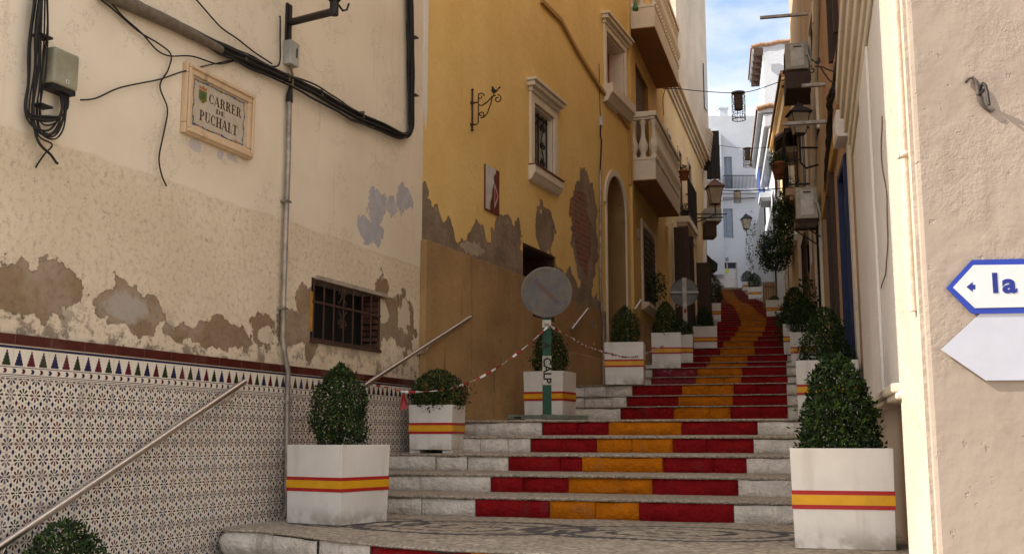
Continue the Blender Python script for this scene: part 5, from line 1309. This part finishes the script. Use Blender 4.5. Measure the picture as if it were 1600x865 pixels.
a_, z_ = WC.pix(996, 372); vn = tag(MB().box(0, .14, -.03, 0, 0, .17).build('vent_plate', M_grey_pl, None, M=WC.F(a_, z_), bevel=.01), 'small grey plate on the wall left of the tall shutters', 'plate')
mb = MB(); q = Vector(WC.w(WC.s_at_Y(18.5), .4, 5.0)); 
# green bottle shape hanging at the upper balcony corner
gb = thing('green_ornament', 'small green ornament hanging at the corner of the upper balcony', 'ornament', Mo(P(993, 14, 17.7)))
mb = MB(); mb.lathe([(0, 0), (.05, .01), (.055, .05), (.03, .12), (.015, .18), (.012, .2)], (0, 0, -.04), 12); mb.build('body', simple('green_glaze_pot', (.04, .16, .05), .4), gb); mb = MB(); mb.tube([(0, 0, .15), (.0, 0, .2), (.04, 0, .25)], .008, 5); mb.build('hook', M_iron, gb)
# ------------------------------------------------------------------ hanging cage lanterns on wires
def cage(px, py, Y, h, r, label, white=False):
    c = P(px, py, Y); t = thing('hanging_lantern', label, 'lantern', Mo(c-Vector((0, 0, h/2))), 'woven wire lanterns strung over the street')
    mb = MB(); n = 16
    for k in range(n): a = 2*PI*k/n; mb.tube([(r*math.cos(a), r*math.sin(a), 0), (r*math.cos(a), r*math.sin(a), h)], .0035, 4)
    for z in (0, h*.16, h*.34, h*.52, h*.70, h*.86, h):
        mb.tube([(r*math.cos(2*PI*k/20), r*math.sin(2*PI*k/20), z) for k in range(21)], .009 if z in (0, h) else .005, 5)
    for k in range(8): a = 2*PI*k/8; mb.tube([(r*math.cos(a+i*.26), r*math.sin(a+i*.26), h*i/8) for i in range(9)], .0035, 4)
    mb.build('cage', simple('aged_wire', (.10, .065, .045), .7, .3), t)
    mb = MB(); mb.lathe([(r*.62, h*.36), (r*.66, h*.9)], n=16); mb.lathe([(r*.98, h*.985), (r*.5, h*1.0), (0, h*1.01)], n=16)
    for i in range(7): mb.lathe([(r*.64, h*(.38+.075*i)), (r*.70, h*(.40+.075*i)), (r*.64, h*(.42+.075*i))], n=16)
    mb.build('shade', simple('woven_shade' if not white else 'pale_shade', (.20, .16, .13) if not white else (.62, .56, .48), .9, bump=.01, scale=40), t); return c+Vector((0, 0, h/2))
c1 = cage(1154, 166, 21.0, .56, .135, 'nearest wire cage lantern hanging against the blue sky')
c2 = cage(1168, 246, 32.0, .56, .135, 'middle wire cage lantern hanging in front of the white houses')
c3 = cage(1152, 307, 36.0, .40, .12, 'pale small cage lantern hanging beside the left street lamp', True)
def wire(pts, r, label, group='wires across the street'):
    mb = MB(); out = []; P_ = [Vector(p) for p in pts]
    for i in range(len(P_)-1):
        p0, p1, p2, p3 = P_[max(0, i-1)], P_[i], P_[i+1], P_[min(len(P_)-1, i+2)]
        for k in range(5): t = k/5; out.append(.5*((2*p1)+(p2-p0)*t+(2*p0-5*p1+4*p2-p3)*t*t+(3*p1-p0-3*p2+p3)*t**3))
    out.append(P_[-1]); mb.tube(out, r, 5); return tag(mb.build('wire', M_black), label, 'wire', group)
wire([P(1036, 139, 21), P(1060, 139, 21), P(1100, 143, 21), c1, P(1190, 138, 21), P(1258, 112, 21)], .009, 'wire carrying the nearest cage lantern under the sky')
wire([P(1106, 224, 32), P(1130, 228, 32), c2+Vector((0, 0, .0)), P(1205, 230, 32)], .008, 'wire carrying the middle cage lantern')
wire([P(1106, 296, 29), P(1150, 298, 29), P(1200, 296, 29), P(1246, 292, 26)], .016, 'thick cable crossing the street above the pale cage lantern')
wire([P(1108, 318, 34), P(1130, 313, 34), P(1180, 309, 34)], .010, 'thin rod reaching out over the street by the left street lamp')
wire([P(1040, 137, 21.1), P(1036, 155, 21.1), P(1037, 180, 21.1)], .008, 'wire end hanging down the pale yellow house wall')
# ------------------------------------------------------------------ street lanterns
M_lglass = simple('lantern_glass', (.30, .25, .18), .35, 0, .15, 6, spec=.4)
M_copper = simple('copper_brown_metal', (.12, .05, .03), .6, .3)
def street_lantern(c, s, label, capm, arm):
    """four-sided tapered lantern; c = centre of glass, s = glass height; arm: list of points relative"""
    t = thing('street_lamp', label, 'street lamp', Mo(c-Vector((0, 0, s*.5))), None)
    w1, w0 = s*.42, s*.25
    mb = MB(); v = [(x*w0, y*w0, 0) for x, y in ((-1, -1), (1, -1), (1, 1), (-1, 1))]+[(x*w1, y*w1, s) for x, y in ((-1, -1), (1, -1), (1, 1), (-1, 1))]
    mb.add(v, [(0, 1, 5, 4), (1, 2, 6, 5), (2, 3, 7, 6), (3, 0, 4, 7), (3, 2, 1, 0)]); mb.build('glass', M_lglass, t)
    mb = MB()
    for i in range(4): mb.tube([v[i], v[i+4]], s*.022, 5); mb.tube([v[i], v[(i+1) % 4]], s*.022, 5); mb.tube([v[i+4], v[(i+1) % 4+4]], s*.03, 5)
    mb.lathe([(0, -.16*s), (.07*s, -.1*s), (.1*s, -.02*s), (.28*s, 0)], n=10); mb.build('frame', capm, t)
    mb = MB(); q = math.sqrt(2)
    mb.lathe([(w1*q*1.25, s*.98), (w1*q*1.28, s*1.03), (w1*q*.62, s*1.30), (w1*q*.5, s*1.32), (w1*q*.42, s*1.42), (w1*q*.12, s*1.50), (.03*s, s*1.62), (0, s*1.64)], n=4, smooth=False, rot=PI/4); mb.build('cap', capm, t)
    mb = MB()
    for pts in arm: mb.tube([Vector(p) for p in pts], .016, 6)
    mb.build('bracket', M_iron, t); return t
Yl = 26.5; c = P(1117, 306, Yl); wx = xat(LEFTL, Yl)-c.x
street_lantern(c, .42, 'old lantern with copper cap on a pipe arm at the left of the street', M_copper, [[(0, 0, -.05), (0, 0, -.30)], [(wx, 0, -.26), (.28, 0, -.26)], [(wx+.05, 0, -.75), (wx+.1, 0, -.5), (0, 0, -.27)], [(wx, 0, -.36), (.2, 0, -.34)]])
Yl = 15.0; c = P(1248.5, 194, Yl); wx = xat(RIGHTL, Yl)-c.x
street_lantern(c, .30, 'dark street lantern on an iron arm in front of the red wall at the right', M_iron, [[(0, 0, -.04), (0, 0, -.42), (.08, 0, -.5), (wx, 0, -.45)], [(0, 0, -.2), (wx, 0, -.2)]])
Yl = 46.0; c = P(1166, 350, Yl); wx = xat(RIGHTL, Yl)-c.x
street_lantern(c, .44, 'small far street lantern on an arm in front of the white end house', M_iron, [[(0, 0, -.05), (0, 0, -.25), (wx, 0, -.25)]])
# ------------------------------------------------------------------ air conditioners
def aircon(W, px, py_b, py_t, proj, wlen, label, shelf=True):
    a_, z_ = W.pix(px, py_b, 0); _, zt = W.pix(px, py_t, 0); h = zt-z_
    t = thing('air_conditioner', label, 'air conditioner', W.F(a_, z_), 'air conditioners on the right-hand wall')
    mb = MB(); mb.box(-wlen, 0, -proj, -.05, 0, h); b = mb.build('casing', simple('beige_casing', (.40, .36, .29), .55, scale=8, dirt=(.22, .18, .13)), t, bevel=.012)
    mb = MB(); mb.box(.0, .006, -proj*.8, -proj*.3, h*.12, h*.92); mb.build('side_panel', M_white_pl, b)
    mb = MB(); mb.box(.006, .012, -proj*.7, -proj*.4, h*.82, h*.86); mb.build('handle', M_black, b)
    mb = MB(); cx = -wlen*.5
    for r in (.05, .1, .15, .2): mb.tube([(cx+r*h*2*math.cos(2*PI*k/20), -proj-.006, h*.5+r*h*2*math.sin(2*PI*k/20)) for k in range(21)], .004, 4)
    mb.build('fan_grille', M_black, b)
    mb = MB()
    for x in (-.06, -wlen+.06): mb.box(x-.02, x+.02, -proj-.05, 0, -.04, -.002); mb.tube([(x, -proj+.02, -.04), (x, -.01, -.28)], .012, 5)
    mb.build('shelf', M_rust, t)
    mb = MB(); mb.tube([(.01, -.1, h*.5), (.08, -.06, h*.45), (.10, -.03, h*.1), (.09, -.02, -.5)], .014, 6); mb.build('hose', M_grey_pl, t); return t
aircon(RJ, 1270, 106, 52, .40, .8, 'upper air conditioner high on the right above a wooden shelf')
aircon(RJ, 1284.5, 340, 283, .36, .8, 'lower air conditioner over the doorway on the right wall')
a_, z_ = RJ.pix(1272, 136); mb = MB(); mb.box(-.9, .0, -.42, -.002, 0, .26); tag(mb.build('wooden_box', M_wood, None, M=RJ.F(a_, z_), bevel=.01), 'dark wooden box fixed under the upper air conditioner', 'box')
a_, z_ = RJ.pix(1329, 212); wb_ = thing('meter_box', 'plain white meter box on the right wall below the bird bracket', 'electrical box', RJ.F(a_, z_)); h_ = RJ.pix(1329, 163)[1]-z_
mb = MB(); mb.box(-.5, 0, -.13, -.002, 0, h_); mb.build('casing', M_whitw, wb_, bevel=.008); mb = MB(); mb.box(-.46, -.04, -.136, -.13, .04, h_-.04); mb.build('door', M_whitw, wb_)
for px, py, ln, lab in ((1262, 22, .75, 'upper iron bar sticking out high on the right wall'), (1291, 190, .55, 'iron bar sticking out beside the street lantern'), (1290, 132, .3, 'short iron bar beside the upper air conditioner')):
    a_, z_ = RJ.pix(px, py); tag(MB().box(-.03, .03, -ln, 0, -.02, .02).build('iron_bar', M_zinc, None, M=RJ.F(a_, z_)), lab, 'bar')
# vertical pipes and cables on the right wall
def vpipe(W, pts, r, mat, label, off=.04, name='pipe'):
    q = [W.at(x, y, off) for x, y in pts]; b = Vector((q[-1].x, 0, q[-1].z))
    t = thing(name, label, 'pipe', W.M @ Matrix.Translation(b)); mb = MB(); mb.tube([p-b for p in q], r, 10); mb.build('tube', mat, t)
    mb = MB()
    for k in (.15, .5, .85):
        i = min(int(k*(len(q)-1)), len(q)-2); f = k*(len(q)-1)-i; p = q[i].lerp(q[i+1], f)-b; mb.lathe([(r+.002, -.02), (r+.008, -.02), (r+.008, .02), (r+.002, .02)], p, 10)
    mb.build('collar', mat, t); return t
vpipe(RJ, [(1277, -10), (1273, 130), (1271, 300)], .05, M_trim, 'tall pale downpipe beside the upper air conditioner')
vpipe(RJ, [(1323, -10), (1316, 60), (1312, 160)], .035, M_whitw, 'white downpipe on the upper right wall')
mb = MB(); rg = random.Random(8)
for i in range(7):
    x = rg.uniform(-4, 4); cable(RJ, [(1314+x, 60, .03), (1308+x, 120, .04+rg.random()*.05), (1299+x, 150+rg.uniform(-6, 6), .06+rg.random()*.08), (1297+x*.7, 180, .06+rg.random()*.06), (1293+x, 240, .05), (1290+x*.6, 300, .04)], rg.choice((.010, .014, .018)), mb=mb, wig=.035)
tag(mb.build('cable_bundle', M_black, None, M=RJ.M), 'knotted bunch of old cables running down the right wall', 'cables')
cable(RK, [(1376, 180, .03), (1380, 260, .01), (1387, 330, .01), (1384, 420, .01), (1377, 450, .01)], .004, 'thin loose cable dangling on the white bay', mat=simple('brown_cable', (.20, .13, .08), .8), wig=.01)
# ------------------------------------------------------------------ red roller blind, small tile awning, plants on the balcony
a0 = J(22.0); z0, z1 = RJ.pix(1262, 200)[1], RJ.pix(1262, 120)[1]
rb = thing('roller_blind', 'faded orange red roller blind hanging outside a balcony on the right', 'blind', RJ.F(a0, z0)); mb = MB(); mb.box(-1.1, 0, -.44, -.42, 0, z1-z0)
for i in range(28): z = i*(z1-z0)/28; mb.box(-1.1, 0, -.45, -.44, z, z+(z1-z0)/28*.75)
mb.build('slats', simple('red_blind', (.42, .08, .035), .7, scale=10, var=.15), rb); mb = MB(); mb.box(-1.15, .05, -.48, 0, z1-z0, z1-z0+.12); mb.build('roller_box', M_trim, rb)
aw = thing('tile_awning', 'small dark clay tile awning jutting out behind the right street lantern', 'awning', RJ.M @ Matrix.Translation((J(21.2), 0, P(1230, 205, 21).z)))
mb = MB(); 
for i in range(9):
    x = -i*.2
    vs = []
    for (y, zz) in ((-.48, -.10), (0, .24)):
        for j in range(6): an = PI*j/5; vs.append((x+.095*math.cos(an), y, zz+.08*math.sin(an)))
    mb.add(vs, [(j, j+1, 7+j, 6+j) for j in range(5)], 0, True)
mb.build('tiles', M_rooft, aw); mb = MB(); mb.add([(.1, -.45, -.16), (.1, 0, .18), (-1.75, 0, .18), (-1.75, -.45, -.16), (.1, -.45, -.10), (.1, 0, .24), (-1.75, 0, .24), (-1.75, -.45, -.10)], [(0, 1, 2, 3), (7, 6, 5, 4), (0, 4, 5, 1), (3, 2, 6, 7), (0, 3, 7, 4)]); mb.build('board', M_wood, aw)
# balcony with railing in front of J2
bo = iron_balcony(bJ2, J(19.5), J(17.4), .42, 4.12, 1.02, M_pink, .12)
def leafy(name, label, M, fr, n, leaf, seed, cat='plant', group=None, parent=None):
    me = leaf_mesh(name, fr, n, leaf, seed); o = bpy.data.objects.new(name, me); C.objects.link(o)
    if parent is not None: o.parent = parent; o.location = M.translation
    else: o.matrix_world = M; tag(o, label, cat, group)
    return o
def blobfr(rx, ry, rz, seed):
    def fr(rng):
        while True:
            v = Vector((rng.uniform(-1, 1), rng.uniform(-1, 1), rng.uniform(-1, 1)))
            if .35 < v.length < 1+.3*noise.noise(v*3+Vector((seed, 0, 0))): break
        return Vector((v.x*rx, v.y*ry, v.z*rz)), v.normalized()
    return fr
def potted(M, r, label, matp, lf, group, seed):
    t = thing('potted_plant', label, 'potted plant', M, group); mb = MB(); mb.lathe([(0, 0), (r*.66, 0), (r*.95, r*1.5), (r*1.05, r*1.5), (r*1.05, r*1.75), (r*.9, r*1.75), (r*.86, r*1.4), (0, r*1.4)], n=14); mb.build('pot', matp, t)
    leafy('foliage', None, Matrix.Translation((0, 0, r*2.3)), blobfr(*lf, seed), int(260*lf[0]/.15), .05, seed, parent=t); return t
gp = 'potted plants on the balconies'
potted(RJ.F(J(17.6), 4.42, .50), .11, 'terracotta pot with yellow green plant on the right balcony rail', M_terra, (.16, .16, .16), gp, 21)
potted(RJ.F(J(18.1), 4.45, .50), .12, 'red clay pot beside the yellow green plant on the balcony', M_terra, (.17, .16, .15), gp, 22)
potted(RJ.F(J(18.9), 4.13, .25), .12, 'dark pot at the back of the right balcony', M_black, (.2, .2, .3), gp, 23)
potted(WC.F(WC.s_at_Y(24.5), 5.04, .15), .10, 'small dark pot standing on the iron balcony at the left', M_black, (.12, .12, .12), gp, 24)
potted(WC.F(WC.s_at_Y(21.3), 5.15, .52), .11, 'clay pot hung outside the lower stone balcony', M_terra, (.06, .06, .05), gp, 25)
leafy('climbing_plant', 'trailing green plant hanging down from the right balcony', RJ.F(J(17.9), 3.65, .42), blobfr(.35, .12, .55, 3), 900, .07, 31, group='plants hanging on the right')
leafy('climbing_plant', 'large dark climbing plant spilling over the street on the right', RS.F(RSs(30.0), 5.25, .12), blobfr(1.0, .5, .58, 5), 2600, .09, 32, group='plants hanging on the right')
leafy('climbing_plant', 'upright dark climber on the iron balcony of the sunlit yellow house', RS.F(RSs(28.6), 5.9, .05), blobfr(.22, .16, .6, 7), 900, .08, 33, group='plants hanging on the right')
leafy('climbing_plant', 'small yellow green plant on the wall under the lower air conditioner', RJ.F(J(16.0), 2.05, .22), blobfr(.15, .16, .34, 9), 450, .06, 34, group='plants hanging on the right')
leafy('climbing_plant', 'sparse creeper climbing the edge of the white end house', WF.F(F(1177, 400)[0], 11.0, .1), blobfr(.42, .1, 2.3, 11), 420, .14, 35, group='plants hanging on the right')
leafy('climbing_plant', 'straggly plant in the shuttered window of the balcony building', WC.F(WC.s_at_Y(19.6), 2.75, .18), blobfr(.45, .16, .28, 13), 500, .06, 36)
leafy('climbing_plant', 'dark leafy plant spilling onto the steps beside the third right-hand planter', Mo((plan(1240, 22.5), 22.5, stair_z(4.2, 22.5)+.55)), blobfr(.3, .3, .5, 17), 900, .07, 37)
# things at the upper left end of the street
vpipe(WC, [(1101, 268), (1101, 350), (1100, 470)], .07, M_whitw, 'thick white downpipe at the end of the pale yellow house')
a_, z_ = WC.pix(1106, 345); Ya = 27.3; c = P(1108, 345, Ya)
ab = thing('cabinet', 'pale grey cabinet with a dark case hanging below the left street lamp', 'cabinet', Mo(c)); mb = MB(); mb.box(-.1, .33, 0, .6, 0, .34); mb.build('casing', M_grey_pl, ab, bevel=.01); mb = MB(); mb.box(-.08, .2, .05, .55, -.4, -.01); mb.build('dark_case', M_wood, ab)
c = P(1108, 395, 33); aw2 = thing('awning', 'dark green folded awning at the upper left of the steps', 'awning', Mo(c)); mb = MB(); mb.prism([(-.2, .1), (.16, -.28), (.26, -.32), (.24, -.55), (.1, -.52), (-.2, -.1)], 0, 1.2); mb.build('cloth', M_darkgrn, aw2); mb = MB(); mb.tube([(-.3, 0, .08), (.2, 0, -.3)], .015, 5); mb.build('rod', M_iron, aw2)
# cloth umbrella shape near the far left planter
mb = MB(); c = P(1114, 448, 38); mb.lathe([(.42, 0), (.3, .22), (.06, .42), (0, .45)], (0, 0, 0), 10); tag(mb.build('white_cloth', M_white_pl, None, M=Mo(c)), 'white cloth cover behind the farthest left-hand planter', 'cloth')
c = P(1210, 475, 34); mb = MB()
# fence / gate beside upper right
gt = thing('wooden_gate', 'small ochre wooden gate beside the wide low planter near the top', 'gate', Mo((plan(1200, 37.5), 37.5, stair_z(plan(1195, 37.5), 37.5)), R(-6))); mb = MB()
for i in range(6): mb.box(i*.08, i*.08+.07, 0, .03, 0, .95)
mb.build('boards', simple('ochre_wood', (.25, .14, .06), .8), gt); mb = MB(); mb.box(0, .48, -.03, 0, .75, .82); mb.box(0, .48, -.03, 0, .15, .22); mb.build('rail', simple('ochre_wood_dark', (.2, .11, .05), .8), gt)
wd = thing('white_door', 'weathered white double door beyond the climbing plant on the right', 'door', RS.F(RSs(33.6), 2.9, 0)); wd.matrix_world = RS.F(RSs(33.6), stair_z(plan(1205, 33), 33), -.38); mb = MB(); mb.box(0, 1.5, -.04, 0, 0, 2.1); mb.build('panel', M_white_pl, wd, bevel=.01); mb = MB(); mb.box(.72, .78, -.06, -.04, 0, 2.1); mb.box(0, 1.5, -.055, -.04, 1.3, 1.36); mb.build('rails', M_grey_pl, wd)
# ------------------------------------------------------------------ arrow signs, hook and pipe on the sunlit wall
M_sgw = simple('white_enamel', (.66, .65, .63), .35, var=.02, spec=.45); M_sgb = simple('blue_enamel', (.018, .045, .34), .35, var=.04, spec=.45); M_sgl = simple('lilac_enamel', (.50, .50, .55), .4, var=.02, spec=.4); M_sgi = simple('navy_enamel', (.02, .03, .20), .4)
def arrow(W, px, label, off, face, border=None, th=.004):
    q = [W.pix(x, y, off) for x, y in px]; bx, bz = q[0]
    t = thing('arrow_sign', label, 'sign', W.F(bx, bz)); q = [(a-bx, z-bz) for a, z in q]
    mb = MB(); mb.prism(q, -off-th, -off, 1 if border else 0)
    b = mb.build('plate', [face, border] if border else [face], t)
    mb = MB()
    for k in (.35, 1.4): mb.box(k-.02, k+.02, -off, 0, -.06, -.03); 
    mb.build('standoff', M_zinc, t)
    return t, b, q, (bx, bz)
t, b, q, (bx, bz) = arrow(RM, [(1478, 450), (1518, 490), (1780, 486), (1780, 400), (1518, 406)], 'white arrow sign with a blue border reading la, pointing left', .016, M_sgb)
q2 = [RM.pix(x, y, .0205) for x, y in ((1489, 449), (1523, 481), (1776, 476), (1776, 411), (1521, 414))]; q2 = [(a-bx, z-bz) for a, z in q2]
mb = MB(); mb.prism(q2, -.0225, -.0205); mb.build('white_field', M_sgw, b)
def rp(x, y, off): a, z = RM.pix(x, y, off); return (a-bx, z-bz)
mb = MB(); ar = [rp(x, y, .023) for x, y in ((1510, 448), (1520, 440), (1520, 444.5), (1524, 444.5), (1524, 451.5), (1520, 452), (1520, 456))]
mb.add([(x, -.0232, z) for x, z in ar], [tuple(range(7))]); mb.build('arrow', M_sgi, b)
cx, cz = rp(1571, 443, .023); hh = (rp(1571, 428, .023)[1]-rp(1571, 459, .023)[1])
text_mesh('la bodega', hh*1.40, M_sgi, b, Matrix.Translation((cx, -.0530, cz)) @ up_, ext=.0006, bold=.006) if False else None
for ch, px_, dz_ in (('l', 1555, 0), ('a', 1577, 0)):
    xx, zz = rp(px_, 443.5, .023); text_mesh(ch, hh*1.36, M_sgi, b, Matrix.Translation((xx, -.0235, zz)) @ up_, ext=.0006, bold=.0045, xs=1.15)
arrow(RM, [(1470, 546), (1540, 594), (1790, 592), (1790, 476), (1533, 488)], 'blank pale lilac arrow sign below the blue-bordered one', .011, M_sgl)
a_, z_ = RM.pix(1528, 150); hk = thing('wall_hook', 'scrolled iron wall anchor with a rod, casting a shadow on the sunlit wall', 'hook', RM.F(a_, z_))
k = 5.0/1700
mb = MB(); cpts = [(-16, -26), (-19, -22), (-15, -28), (-8, -30), (-2, -22), (0, -6), (2, 6), (5, 16), (11, 24), (17, 28), (22, 25), (19, 22)]
mb.tube([(x*k, -.012, -y*k) for x, y in cpts], [.004, .006, .008, .008, .010, .014, .014, .011, .008, .007, .006, .004], 8); mb.v = [(v[0], max(-.022, min(-.002, v[1])), v[2]) for v in mb.v]
mb.build('anchor_plate', simple('grey_brown_iron', (.10, .08, .065), .6, .2), hk)
mb = MB(); mb.tube([(.0, -.012, 0), (0, -.09, .0)], .007, 8)
mb.tube([(0, -.03, 0), (0, -.05, .03), (0, -.08, .035), (0, -.11, .015), (0, -.13, -.03), (0, -.14, -.09)], .008, 8); mb.lathe([(0, -.012), (.014, 0), (0, .012)], (0, -.02, .0), 8)
mb.build('rod', M_iron, hk)
# painted pipe in the corner of the return wall
pc = RM.M.inverted() @ Vector((1.955, 5.18, 0)); zp0 = P(1450, 486, 5.1).z
pk = thing('painted_pipe', 'beige painted downpipe in the corner of the sunlit wall, ending in a block', 'pipe', RM.M @ Matrix.Translation((-.02, .10, zp0)))
mb = MB(); mb.tube([(-.0, 0, 0), (0, 0, 4.5)], .022, 12); mb.build('tube', M_beige, pk)
mb = MB(); zq2 = P(1450, 242, 5.1).z-zp0; mb.lathe([(.022, -.015), (.028, -.015), (.028, .015), (.022, .015)], (0, 0, zq2), 12); mb.box(-.03, .03, -.012, .03, zq2-.012, zq2+.012); mb.build('clamp', M_beige, pk)
# pipe stub under the bay ledge
c = P(1419, 614, 5.62); ps = thing('pipe_stub', 'short white pipe stub under the bay ledge', 'pipe', Mo(c)); mb = MB(); mb.tube([(-.02, .05, .0), (.0, 0, 0), (.02, -.02, -.03), (.03, -.03, -.06)], .017, 10); mb.build('tube', M_whitw, ps)
mb = MB(); mb.tube([(.03, -.03, -.055), (.03, -.03, -.075)], .02, 10); mb.build('rim', M_whitw, ps)
